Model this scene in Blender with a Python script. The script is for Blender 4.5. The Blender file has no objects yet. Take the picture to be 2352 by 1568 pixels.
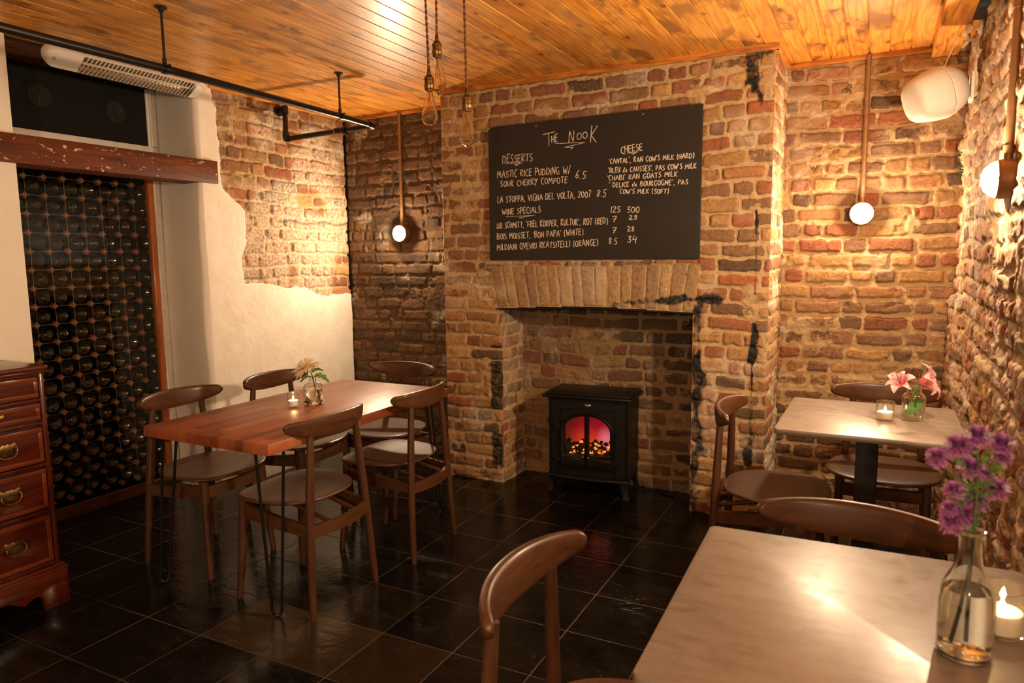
import bpy, bmesh, math, random
import numpy as np
from mathutils import Vector, Matrix, Euler
PI = math.pi
R = math.radians
S = bpy.context.scene
COL = S.collection

# ------------------------------------------------------------ camera, world, exposure
FPX = 1618.13
cam_d = bpy.data.cameras.new('camera')
cam_d.sensor_width = 36.0
cam_d.lens = FPX * 36.0 / 2352.0
cam_d.clip_start = 0.02
cam_d.dof.use_dof = True
cam_d.dof.focus_distance = 3.7
cam_d.dof.aperture_fstop = 4.5
cam = bpy.data.objects.new('camera', cam_d)
COL.objects.link(cam)
yaw, pitch, roll = R(27.4605), R(-6.8458), R(-0.7107)
f = Vector((-math.sin(yaw) * math.cos(pitch), math.cos(yaw) * math.cos(pitch), math.sin(pitch)))
r = Vector((math.cos(yaw), math.sin(yaw), 0))
u = r.cross(f)
r2 = r * math.cos(roll) + u * math.sin(roll)
u2 = -r * math.sin(roll) + u * math.cos(roll)
m = Matrix((r2, u2, -f)).transposed().to_4x4()
m.translation = Vector((0, 0, 1.4))
cam.matrix_world = m
S.camera = cam

world = bpy.data.worlds.new('world')
S.world = world
world.use_nodes = True
world.node_tree.nodes['Background'].inputs[0].default_value = (1, .7, .4, 1)
world.node_tree.nodes['Background'].inputs[1].default_value = 0.0

vs = S.view_settings
vs.view_transform = 'Standard'
vs.look = 'None'
vs.gamma = 1
vs.use_curve_mapping = False
vs.exposure = 0.30
S.cycles.use_denoising = True
S.cycles.max_bounces = 12
S.cycles.transmission_bounces = 12
S.cycles.transparent_max_bounces = 24
S.cycles.sample_clamp_indirect = 4.0
S.cycles.caustics_refractive = False
LAMP = (1.0, 0.715, 0.45)          # colour of the warm bulkhead lamps
LAMP_STRENGTH = 900.0              # radiance of the lit dome glass
BACK_STRENGTH = 2500.0              # the same lamps further along the right wall, behind the camera

# ------------------------------------------------------------ helpers: objects and meshes
def tag(o, label=None, cat=None, group=None, kind=None):
    if label: o['label'] = label
    if cat: o['category'] = cat
    if group: o['group'] = group
    if kind: o['kind'] = kind
    return o

def empty(name, loc, rz=0.0, label=None, cat=None, group=None):
    o = bpy.data.objects.new(name, None)
    o.empty_display_size = .05
    COL.objects.link(o)
    o.location = loc
    o.rotation_euler = (0, 0, rz)
    return tag(o, label, cat, group)

def copy_tree(o, parent=None):
    c = o.copy()
    COL.objects.link(c)
    if parent: c.parent = parent
    for ch in o.children: copy_tree(ch, c)
    return c

class MB:
    def __init__(s): s.v = []; s.f = []
    def add(s, v, f):
        n = len(s.v)
        s.v += [tuple(x) for x in v]
        s.f += [tuple(i + n for i in q) for q in f]
        return s
    def box(s, x0, x1, y0, y1, z0, z1, bev=0.0, seg=2, mat=None):
        bm = bmesh.new()
        bmesh.ops.create_cube(bm, size=1)
        for v in bm.verts:
            v.co = Vector(((x0 + x1) / 2 + v.co.x * (x1 - x0), (y0 + y1) / 2 + v.co.y * (y1 - y0), (z0 + z1) / 2 + v.co.z * (z1 - z0)))
        if bev > 0:
            bmesh.ops.bevel(bm, geom=bm.edges[:], offset=bev, segments=seg, profile=.5, affect='EDGES')
        if mat is not None: bm.transform(mat)
        s.bm(bm)
        return s
    def bm(s, bm):
        bm.verts.ensure_lookup_table()
        bm.verts.index_update()
        s.add([v.co[:] for v in bm.verts], [[v.index for v in fc.verts] for fc in bm.faces])
        bm.free()
    def tube(s, pts, rad, n=12, caps=True, flat=1.0):
        pts = [Vector(p) for p in pts]
        k = len(pts)
        rad = [rad] * k if isinstance(rad, (int, float)) else rad
        t0 = (pts[1] - pts[0]).normalized()
        ref = Vector((0, 0, 1)) if abs(t0.z) < .9 else Vector((1, 0, 0))
        a = t0.cross(ref).normalized()
        V = []
        for i, p in enumerate(pts):
            t = (pts[min(i + 1, k - 1)] - pts[max(i - 1, 0)]).normalized()
            a = (a - t * a.dot(t)).normalized()
            b = t.cross(a)
            for j in range(n):
                w = 2 * PI * j / n
                V.append(p + a * math.cos(w) * rad[i] + b * math.sin(w) * rad[i] * flat)
        F = [(i * n + j, i * n + (j + 1) % n, (i + 1) * n + (j + 1) % n, (i + 1) * n + j) for i in range(k - 1) for j in range(n)]
        if caps:
            F += [tuple(range(n - 1, -1, -1)), tuple((k - 1) * n + j for j in range(n))]
        return s.add(V, F)
    def lathe(s, prof, n=32, mat=None, cap0=False, cap1=False, sq=2.0):
        # prof: (radius, height) ; sq > 2 squares the section
        V = []; F = []
        for (rr, z) in prof:
            for j in range(n):
                w = 2 * PI * j / n
                c, d = math.cos(w), math.sin(w)
                q = (abs(c) ** sq + abs(d) ** sq) ** (-1 / sq)
                V.append(Vector((rr * c * q, rr * d * q, z)))
        k = len(prof)
        F = [(i * n + j, i * n + (j + 1) % n, (i + 1) * n + (j + 1) % n, (i + 1) * n + j) for i in range(k - 1) for j in range(n)]
        if cap0: F.append(tuple(range(n - 1, -1, -1)))
        if cap1: F.append(tuple((k - 1) * n + j for j in range(n)))
        if mat is not None: V = [mat @ v for v in V]
        return s.add(V, F)
    def prism(s, outline, a, b, axis='z', bev=0.0):
        # outline in the plane across `axis`, from a to b
        def P(p, h):
            if axis == 'z': return (p[0], p[1], h)
            if axis == 'x': return (h, p[0], p[1])
            return (p[0], h, p[1])
        n = len(outline)
        bm = bmesh.new()
        lo = [bm.verts.new(P(p, a)) for p in outline]
        hi = [bm.verts.new(P(p, b)) for p in outline]
        fl = bm.faces.new(lo[::-1]); fh = bm.faces.new(hi)
        for i in range(n):
            bm.faces.new((lo[i], lo[(i + 1) % n], hi[(i + 1) % n], hi[i]))
        bmesh.ops.recalc_face_normals(bm, faces=bm.faces[:])
        if bev > 0:
            ed = [e for e in bm.edges if e in fl.edges[:] or e in fh.edges[:]]
            bmesh.ops.bevel(bm, geom=ed, offset=bev, segments=2, profile=.5, affect='EDGES')
        s.bm(bm)
        return s
    def grid(s, P, close_u=False):
        # P[i][j] points
        a, b = len(P), len(P[0])
        V = [p for row in P for p in row]
        F = []
        for i in range(a if close_u else a - 1):
            for j in range(b - 1):
                i2 = (i + 1) % a
                F.append((i * b + j, i2 * b + j, i2 * b + j + 1, i * b + j + 1))
        return s.add(V, F)
    def xf(s, M):
        s.v = [tuple(M @ Vector(v)) for v in s.v]
        return s
    def build(s, name, mat, parent=None, smooth=True, ang=35, loc=None, fix=True):
        me = bpy.data.meshes.new(name)
        me.from_pydata(s.v, [], s.f)
        if fix:
            bm = bmesh.new(); bm.from_mesh(me)
            bmesh.ops.recalc_face_normals(bm, faces=bm.faces[:])
            bm.to_mesh(me); bm.free()
        if smooth:
            me.polygons.foreach_set('use_smooth', [True] * len(me.polygons))
            me.set_sharp_from_angle(angle=R(ang))
        if mat: me.materials.append(mat)
        me.update()
        o = bpy.data.objects.new(name, me)
        COL.objects.link(o)
        if parent: o.parent = parent
        if loc: o.location = loc
        return o

def bez(pts, n=8):
    # Catmull-Rom through the points
    P = [Vector(p) for p in pts]
    out = []
    for i in range(len(P) - 1):
        a, b, c, d = P[max(i - 1, 0)], P[i], P[i + 1], P[min(i + 2, len(P) - 1)]
        for k in range(n):
            t = k / n
            out.append(.5 * (2 * b + (c - a) * t + (2 * a - 5 * b + 4 * c - d) * t * t + (3 * b - a - 3 * c + d) * t ** 3))
    out.append(P[-1])
    return out

# ------------------------------------------------------------ helpers: materials
class NT:
    def __init__(s, name):
        s.m = bpy.data.materials.new(name)
        s.m.use_nodes = True
        s.t = s.m.node_tree
        s.t.nodes.clear()
        s.out = s.n('ShaderNodeOutputMaterial')
    def n(s, typ, ins=None, **kw):
        nd = s.t.nodes.new(typ)
        for k, v in kw.items(): setattr(nd, k, v)
        for k, v in (ins or {}).items(): s.set(nd.inputs[k], v)
        return nd
    def set(s, sock, v):
        if isinstance(v, bpy.types.NodeSocket): s.t.links.new(v, sock)
        elif isinstance(v, bpy.types.Node): s.t.links.new(v.outputs[0], sock)
        else:
            if hasattr(sock.default_value, '__len__') and len(sock.default_value) == 4 and hasattr(v, '__len__') and len(v) == 3: v = (*v, 1)
            sock.default_value = v
    def math(s, op, a, b=0.0, c=0.0, clamp=False):
        nd = s.n('ShaderNodeMath', {0: a, 1: b, 2: c}, operation=op, use_clamp=clamp)
        return nd.outputs[0]
    def noise(s, vec, scale=5, detail=4, rough=.55, dist=0.0, col=False):
        nd = s.n('ShaderNodeTexNoise', {'Scale': scale, 'Detail': detail, 'Roughness': rough, 'Distortion': dist})
        if vec is not None: s.set(nd.inputs['Vector'], vec)
        return nd.outputs[1 if col else 0]
    def ramp(s, fac, stops, interp='LINEAR'):
        nd = s.n('ShaderNodeValToRGB')
        cr = nd.color_ramp
        cr.interpolation = interp
        while len(cr.elements) < len(stops): cr.elements.new(.5)
        for e, (p, c) in zip(cr.elements, stops):
            e.position = p
            e.color = (*c, 1) if hasattr(c, '__len__') else (c, c, c, 1)
        s.set(nd.inputs[0], fac)
        return nd.outputs[0]
    def mapr(s, v, a, b, c=0.0, d=1.0, smooth=False):
        nd = s.n('ShaderNodeMapRange', {0: v, 1: a, 2: b, 3: c, 4: d}, interpolation_type='SMOOTHSTEP' if smooth else 'LINEAR')
        return nd.outputs[0]
    def mix(s, fac, a, b, mode='MIX'):
        nd = s.n('ShaderNodeMix', data_type='RGBA', blend_type=mode)
        s.set(nd.inputs[0], fac); s.set(nd.inputs[6], a); s.set(nd.inputs[7], b)
        return nd.outputs[2]
    def vec(s, scale=(1, 1, 1), src='Object', rot=(0, 0, 0), loc=(0, 0, 0)):
        tc = s.n('ShaderNodeTexCoord')
        mp = s.n('ShaderNodeMapping', {'Vector': tc.outputs[src], 'Scale': scale, 'Rotation': rot, 'Location': loc})
        return mp.outputs[0]
    def bump(s, h, strength=.3, dist=.01, normal=None):
        nd = s.n('ShaderNodeBump', {'Height': h, 'Strength': strength, 'Distance': dist})
        if normal is not None: s.set(nd.inputs['Normal'], normal)
        return nd.outputs[0]
    def bsdf(s, **kw):
        nd = s.n('ShaderNodeBsdfPrincipled')
        for k, v in kw.items():
            s.set(nd.inputs[k.replace('_', ' ')], v)
        s.t.links.new(nd.outputs[0], s.out.inputs[0])
        return nd

def plain(name, col, rough=.5, metal=0.0, coat=0.0, noise=0.0, nscale=30, bump=0.0, spec=.5):
    t = NT(name)
    kw = dict(Roughness=rough, Metallic=metal)
    v = t.vec()
    if noise > 0:
        nz = t.noise(v, nscale, 5)
        c = t.mix(t.mapr(nz, .3, .7), tuple(x * (1 - noise) for x in col), tuple(min(1, x * (1 + noise)) for x in col))
    else: c = col
    if bump > 0: kw['Normal'] = t.bump(t.noise(v, nscale * 2, 4), bump, .002)
    b = t.bsdf(Base_Color=c, **kw)
    b.inputs['Coat Weight'].default_value = coat
    b.inputs['Coat Roughness'].default_value = .08
    b.inputs['Specular IOR Level'].default_value = spec
    return t.m

def emit(name, col, strength):
    t = NT(name)
    e = t.n('ShaderNodeEmission', {0: col, 1: strength})
    t.t.links.new(e.outputs[0], t.out.inputs[0])
    return t.m

def thin_glass(name, tint=(1, 1, 1), rough=.0, refl=1.0, edge=4.0):
    # a thin clear pane: mirror reflection by Fresnel over straight transmission
    t = NT(name)
    lw = t.n('ShaderNodeLayerWeight', {'Blend': .5})
    fr = t.math('ADD', .045, t.math('MULTIPLY', .9, t.math('POWER', lw.outputs['Facing'], edge)))
    g = t.n('ShaderNodeBsdfGlossy', {'Color': (1, 1, 1), 'Roughness': rough})
    tr = t.n('ShaderNodeBsdfTransparent', {'Color': tint})
    mx = t.n('ShaderNodeMixShader', {0: t.math('MULTIPLY', fr, refl, clamp=True), 1: tr.outputs[0], 2: g.outputs[0]})
    t.t.links.new(mx.outputs[0], t.out.inputs[0])
    return t.m

def solid_glass(name, col=(1, 1, 1), ior=1.45, rough=0.0):
    t = NT(name)
    b = t.bsdf(Base_Color=col, Roughness=rough, IOR=ior)
    b.inputs['Transmission Weight'].default_value = 1.0
    return t.m

def wood(name, dark, mid, light, axis='y', scale=1.0, rough=.35, coat=.3, streak=1.0, coat_rough=.12, bump=.08):
    t = NT(name)
    oi = t.n('ShaderNodeObjectInfo')
    off = t.n('ShaderNodeVectorMath', {0: t.n('ShaderNodeTexCoord').outputs['Object'], 1: t.n('ShaderNodeCombineXYZ', {0: t.math('MULTIPLY', oi.outputs['Random'], 3.7), 1: t.math('MULTIPLY', oi.outputs['Random'], 5.1), 2: t.math('MULTIPLY', oi.outputs['Random'], 2.3)}).outputs[0]}, operation='ADD').outputs[0]
    sc = {'x': (3, 30, 30), 'y': (30, 3, 30), 'z': (30, 30, 3)}[axis]
    v = t.n('ShaderNodeMapping', {'Vector': off, 'Scale': tuple(a * scale for a in sc)}).outputs[0]
    fine = t.n('ShaderNodeMapping', {'Vector': off, 'Scale': tuple(a * scale * (6 if a > 10 else 2.5) for a in sc)}).outputs[0]
    a = t.noise(v, 1.0, 5, .6, 1.2 * streak)
    b = t.noise(fine, 1.0, 3, .6)
    h = t.math('ADD', t.math('MULTIPLY', a, .75), t.math('MULTIPLY', b, .25))
    c = t.ramp(h, [(.3, dark), (.5, mid), (.72, light)])
    nd = t.bsdf(Base_Color=c, Roughness=t.mapr(b, .2, .8, rough * .8, rough * 1.25), Normal=t.bump(b, bump, .001))
    nd.inputs['Specular IOR Level'].default_value = .3
    nd.inputs['Coat Weight'].default_value = coat
    nd.inputs['Coat Roughness'].default_value = coat_rough
    return t.m

def brick_material(name, mortar=(.54, .37, .19), bumpy=1.0, wet=0.0):
    t = NT(name)
    a = t.n('ShaderNodeAttribute', attribute_name='bcol')
    x = t.n('ShaderNodeAttribute', attribute_name='aux')
    sx = t.n('ShaderNodeSeparateColor', {0: x.outputs['Color']})
    v = t.vec()
    n1 = t.noise(v, 55, 6, .65)
    n2 = t.noise(v, 190, 4, .65)
    n3 = t.noise(v, 9, 4, .6)
    # brick face
    bc = t.mix(t.mapr(n1, .35, .75), a.outputs['Color'], t.mix(.6, a.outputs['Color'], (.05, .035, .025)), 'MIX')
    bc = t.mix(t.mapr(n2, .5, .8, 0, .35), bc, (.55, .42, .26))
    pits = t.mapr(n2, .32, .25, 0, .8)
    bc = t.mix(pits, bc, (.03, .02, .015))
    mc = t.mix(t.mapr(n1, .3, .72), tuple(q * .62 for q in mortar), mortar)
    mc = t.mix(t.mapr(n3, .4, .7), mc, tuple(q * .8 for q in mortar))
    # mortar mask: alpha holds the distance inside the brick edge
    d = t.math('ADD', a.outputs['Alpha'], t.math('MULTIPLY', t.math('SUBTRACT', n1, .5), .55))
    c = t.mix(t.mapr(d, .43, .57, smooth=True), mc, bc)
    gap_shade = t.math('MULTIPLY', t.mapr(t.math('ABSOLUTE', t.math('SUBTRACT', d, .49)), .075, .02, smooth=True), t.mapr(n3, .47, .60))  # shadow of the gaps along brick edges, painted into the colour
    c = t.mix(t.math('MULTIPLY', gap_shade, .8), c, (.035, .022, .012))
    # smeared lime, soot, plaster
    c = t.mix(t.math('MULTIPLY', sx.outputs[2], t.mapr(n1, .35, .6), clamp=True), c, (.62, .55, .43))
    soot = t.mapr(t.math('ADD', sx.outputs[1], t.math('MULTIPLY', t.math('SUBTRACT', n1, .5), .8)), .22, .72, smooth=True)
    c = t.mix(soot, c, (.012, .011, .010))
    pl = t.mapr(t.math('ADD', sx.outputs[0], t.math('MULTIPLY', t.math('SUBTRACT', n2, .5), .25)), .45, .55)
    pc = t.mix(t.mapr(n3, .35, .75), (.80, .76, .68), (.72, .66, .56))
    c = t.mix(pl, c, pc)
    h = t.math('ADD', t.math('MULTIPLY', n1, .7), t.math('MULTIPLY', n2, .3))
    st = t.mapr(pl, 0, 1, .85 * bumpy, .12)
    b = t.bsdf(Base_Color=c, Roughness=t.mapr(soot, 0, 1, .88, .5), Normal=t.bump(h, st, .008))
    b.inputs['Specular IOR Level'].default_value = .3
    return t.m

MAT = {}
def plaster_material():
    t = NT('white plaster')
    v = t.vec()
    n3 = t.noise(v, 4, 5, .6); n1 = t.noise(v, 45, 5, .6)
    c = t.mix(t.mapr(n3, .35, .75), (.80, .765, .69), (.73, .675, .58))
    c = t.mix(t.mapr(t.noise(v, 13, 6, .7), .66, .74, 0, .5), c, (.50, .42, .33))
    t.bsdf(Base_Color=c, Roughness=.75, Normal=t.bump(n1, .25, .004))
    return t.m
MAT['plaster'] = plaster_material()
MAT['brick'] = brick_material('old stock brick')
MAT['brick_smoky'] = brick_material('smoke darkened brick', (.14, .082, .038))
MAT['brick_hearth'] = brick_material('dark hearth brick', (.30, .195, .10))  # darker mortar for the fireplace back
MAT['brick_rough'] = brick_material('crumbled brick', (.50, .335, .17), 1.4)

def ceiling_material(pitch, off):
    t = NT('varnished scorched pine boards')
    tc = t.n('ShaderNodeTexCoord')
    s = t.n('ShaderNodeSeparateXYZ', {0: tc.outputs['Object']})
    x, y = s.outputs[0], s.outputs[1]
    idx = t.math('FLOOR', t.math('DIVIDE', t.math('SUBTRACT', x, off), pitch))
    rnd = t.n('ShaderNodeTexWhiteNoise', {'W': idx}, noise_dimensions='1D').outputs[0]
    yo = t.math('ADD', y, t.math('MULTIPLY', rnd, 37.0))
    def coord(sx, sy): return t.n('ShaderNodeCombineXYZ', {0: t.math('MULTIPLY', x, sx), 1: t.math('MULTIPLY', yo, sy), 2: t.math('MULTIPLY', idx, 3.7)}).outputs[0]
    g = t.noise(coord(48, 1.5), 1, 4, .55, 1.6)
    fine = t.noise(coord(260, 5), 1, 3, .6)
    # flame grain: contour lines of a stretched noise field
    fld = t.noise(coord(10, .8), 1, 2, .45)
    rings = t.math('SINE', t.math('MULTIPLY', fld, 62.0))
    c = t.ramp(t.math('ADD', t.math('MULTIPLY', g, .75), t.math('MULTIPLY', fine, .25)), [(.28, (.52, .175, .018)), (.5, (.76, .305, .034)), (.75, (.90, .43, .062))])
    c = t.mix(t.mapr(rings, .0, 1, 0, .62), c, (.33, .10, .012))
    scorch = t.noise(coord(6.5, 3.0), 1, 5, .62, .5)
    c = t.mix(t.mapr(scorch, .515, .64, 0, .93), c, (.11, .026, .003))
    big = t.noise(coord(1.2, .55), 1, 3, .5)
    c = t.mix(t.mapr(big, .46, .64, 0, .5), c, (.38, .125, .014))
    vo = t.n('ShaderNodeTexVoronoi', {'Vector': coord(8.5, 4.2), 'Scale': 1.0, 'Randomness': 1.0})
    knot = t.mapr(vo.outputs['Distance'], .13, .09, smooth=True)
    halo = t.mapr(vo.outputs['Distance'], .34, .10, 0, .6)
    c = t.mix(halo, c, (.40, .13, .02))
    c = t.mix(knot, c, (.15, .028, .004))
    c = t.mix(t.mapr(rnd, 0, 1, 0, .28), c, (.78, .46, .14))
    b = t.bsdf(Base_Color=c, Roughness=.42, Normal=t.bump(t.math('ADD', fine, t.math('MULTIPLY', g, .6)), .1, .002))
    b.inputs['Specular IOR Level'].default_value = .35
    b.inputs['Coat Weight'].default_value = .35
    b.inputs['Coat Roughness'].default_value = .24
    return t.m
PITCH, POFF = .0908, -.088
MAT['ceiling'] = ceiling_material(PITCH, POFF)
MAT['pine'] = wood('scorched pine trim', (.10, .022, .0035), (.42, .14, .02), (.70, .30, .05), 'x', 1.1, .5, .1, 1.4)
MAT['pine_y'] = wood('scorched pine beam', (.16, .04, .006), (.60, .23, .032), (.85, .40, .07), 'y', 1.0, .5, .1, 1.4)
MAT['old_wood'] = wood('old dark rough timber', (.018, .008, .004), (.085, .032, .012), (.20, .085, .03), 'y', .7, .6, .1, 1.0, .3, .3)
MAT['chair'] = wood('walnut stained chair wood', (.038, .0130, .0045), (.072, .0265, .0092), (.105, .041, .0150), 'x', 1.0, .42, .14, .5, .2, .03)
MAT['chair_leg'] = wood('walnut stained leg wood', (.038, .0130, .0045), (.064, .0235, .0082), (.086, .034, .012), 'z', 1.0, .4, .3, .4, .2, .03)
MAT['mahogany'] = wood('polished mahogany', (.020, .0025, .001), (.066, .0085, .0025), (.115, .018, .005), 'y', .35, .3, .5, 1.6, .12, .02)
MAT['mahogany_v'] = wood('polished mahogany upright', (.022, .003, .001), (.06, .008, .0025), (.09, .0145, .004), 'z', .5, .3, .5, 1.0, .12, .02)
MAT['crossband'] = wood('crossbanded mahogany edge', (.075, .012, .003), (.125, .024, .006), (.175, .038, .010), 'y', 1.6, .3, .5, .6, .12, .02)
MAT['door_wood'] = wood('red brown door timber', (.16, .035, .008), (.38, .11, .025), (.52, .18, .045), 'z', .6, .35, .3)
MAT['sill_wood'] = wood('dark door rail timber', (.03, .010, .004), (.075, .026, .010), (.13, .05, .018), 'y', .6, .4, .3)
MAT['post_wood'] = wood('rack post timber', (.19, .085, .034), (.28, .125, .05), (.34, .16, .066), 'x', 1.0, .6, .0)
MAT['black_metal'] = plain('black enamelled metal', (.010, .009, .008), .35, .3)
MAT['black_paint'] = plain('matt black paint', (.008, .0075, .007), .6, noise=.3)
MAT['vent'] = plain('black painted grille', (.06, .05, .042), .35)
MAT['panel_black'] = plain('dull black board', (.006, .0055, .005), .75, noise=.3, spec=.25)
MAT['cast_iron'] = plain('cast iron', (.006, .0055, .005), .42, .0, noise=.3, nscale=60, bump=.2, spec=.28)
MAT['brass'] = plain('antique brass', (.36, .20, .06), .32, 1.0, noise=.25)
MAT['old_brass'] = plain('dark patinated brass', (.20, .12, .045), .38, 1.0, noise=.5, nscale=80)
MAT['conduit'] = plain('copper brown painted conduit', (.28, .15, .065), .38, .35, noise=.15)
MAT['white_plastic'] = plain('white plastic', (.70, .655, .59), .6, spec=.3)
MAT['grille_cloth'] = plain('white speaker grille', (.60, .56, .50), .75, spec=.25)
MAT['white_metal'] = plain('white enamelled metal', (.70, .66, .60), .35)
MAT['white_paint'] = plain('white gloss woodwork', (.74, .70, .63), .4, noise=.08)
MAT['steel'] = plain('bright steel wire', (.55, .5, .42), .3, 1.0)
MAT['cord'] = plain('brown twisted fabric cord', (.16, .06, .02), .8, noise=.4, nscale=300)
MAT['dark'] = plain('dark cabinet lining', (.012, .009, .007), .8)
MAT['bottle'] = plain('dark green bottle glass', (.010, .011, .006), .09, coat=.8)
MAT['bottle_brown'] = plain('brown bottle glass', (.022, .014, .005), .09, coat=.8)
MAT['pane'] = thin_glass('cabinet door glass', (.86, .84, .80), .015)
MAT['stove_pane'] = thin_glass('stove door glass', (.85, .82, .80), .02)
MAT['bulb_glass'] = thin_glass('amber bulb glass', (1.0, .86, .62), .0, 1.0, 2.2)
MAT['cup_glass'] = thin_glass('clear tumbler glass', (.96, .96, .94), .0, 1.0, 2.6)
MAT['vase_glass'] = thin_glass('clear vase glass', (.95, .96, .92), .0, 1.2, 2.4)
MAT['vase_solid'] = solid_glass('clear bottle glass', (.97, .98, .94), 1.48)
MAT['bulb_solid'] = solid_glass('amber bulb glass shell', (1.0, .93, .78), 1.45)
MAT['clear_water'] = thin_glass('clear still water', (.97, .985, .95), .0, .8, 3.0)
MAT['water'] = solid_glass('water', (.98, .99, .95), 1.33)
MAT['wax'] = plain('candle wax', (.85, .78, .62), .5)
MAT['flame'] = emit('candle flame', (1, .60, .24), 260.0)
MAT['dome'] = emit('lit dome glass', LAMP, LAMP_STRENGTH)
MAT['dome_back'] = emit('lit dome glass of the far lamp', LAMP, BACK_STRENGTH)
MAT['dome_side'] = emit('lit dome glass of the side lamp', LAMP, 1650.0)
MAT['dome_fill'] = emit('added fill lamp glass', LAMP, 300.0)  # glass of the unseen lamp added as fill beside the camera
MAT['stem'] = plain('green stem', (.055, .10, .016), .5)
MAT['leaf'] = plain('green leaf', (.08, .21, .025), .45, noise=.3, nscale=40)
MAT['moss'] = plain('dark green moss', (.03, .05, .014), .8)
MAT['grass'] = plain('bear grass blade', (.04, .085, .02), .4)
MAT['chalk'] = plain('chalk', (.62, .54, .46), .95)
MAT['filament'] = plain('bulb filament', (.5, .3, .12), .4, .8)
MAT['copper'] = plain('copper tube', (.5, .22, .09), .35, 1.0)

def petal_mat(name, inner, outer, rough=.5):
    t = NT(name)
    a = t.n('ShaderNodeAttribute', attribute_name='tip')
    c = t.mix(a.outputs['Fac'], inner, outer)
    b = t.bsdf(Base_Color=c, Roughness=rough)
    tl = t.n('ShaderNodeBsdfTranslucent', {'Color': c})
    mx = t.n('ShaderNodeMixShader', {0: .4, 1: b.outputs[0], 2: tl.outputs[0]})
    t.t.links.new(mx.outputs[0], t.out.inputs[0])
    return t.m
MAT['aster'] = petal_mat('purple aster petal', (.14, .022, .15), (.52, .20, .50))
MAT['lily'] = petal_mat('pink lily petal', (.74, .10, .19), (.86, .60, .55))
MAT['mum'] = petal_mat('cream chrysanthemum petal', (.93, .80, .52), (.95, .89, .72))
MAT['anther'] = plain('brown lily anther', (.16, .035, .01), .8)

def marble_material():
    t = NT('worn beige marble')
    v = t.vec((1, 1, 1))
    a = t.noise(t.vec((9, 22, 9)), 1, 6, .62, .8)
    b = t.noise(v, 26, 5, .65, .4)
    c = t.ramp(a, [(.3, (.16, .122, .092)), (.5, (.215, .17, .132)), (.7, (.255, .208, .166))])
    c = t.mix(t.mapr(b, .55, .75, 0, .4), c, (.145, .104, .073))
    b2 = t.bsdf(Base_Color=c, Roughness=t.mapr(b, .3, .7, .30, .42), Normal=t.bump(b, .03, .001))
    return t.m
MAT['marble'] = marble_material()

def table_material():
    t = NT('acacia butcher block')
    tc = t.n('ShaderNodeTexCoord')
    s = t.n('ShaderNodeSeparateXYZ', {0: tc.outputs['Object']})
    x, y, z = s.outputs
    row = t.math('FLOOR', t.math('DIVIDE', x, .045))
    rr = t.n('ShaderNodeTexWhiteNoise', {'W': row}, noise_dimensions='1D').outputs[0]
    seg = t.math('FLOOR', t.math('ADD', t.math('DIVIDE', y, .42), t.math('MULTIPLY', rr, 9.0)))
    rs = t.n('ShaderNodeTexWhiteNoise', {'Vector': t.n('ShaderNodeCombineXYZ', {0: row, 1: seg}).outputs[0]}, noise_dimensions='3D').outputs[0]
    co = t.n('ShaderNodeCombineXYZ', {0: t.math('MULTIPLY', x, 45), 1: t.math('ADD', t.math('MULTIPLY', y, 3.5), t.math('MULTIPLY', rs, 40)), 2: t.math('MULTIPLY', z, 45)}).outputs[0]
    g = t.noise(co, 1, 5, .6, .8)
    c = t.ramp(t.math('ADD', t.math('MULTIPLY', g, .55), t.math('MULTIPLY', rs, .45)), [(.2, (.12, .024, .006)), (.45, (.22, .054, .014)), (.65, (.30, .085, .025)), (.85, (.38, .135, .045))])
    b = t.bsdf(Base_Color=c, Roughness=t.mapr(g, .3, .7, .40, .52), Normal=t.bump(g, .08, .001))
    b.inputs['Coat Weight'].default_value = .12
    b.inputs['Coat Roughness'].default_value = .35
    return t.m
MAT['table'] = table_material()

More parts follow.
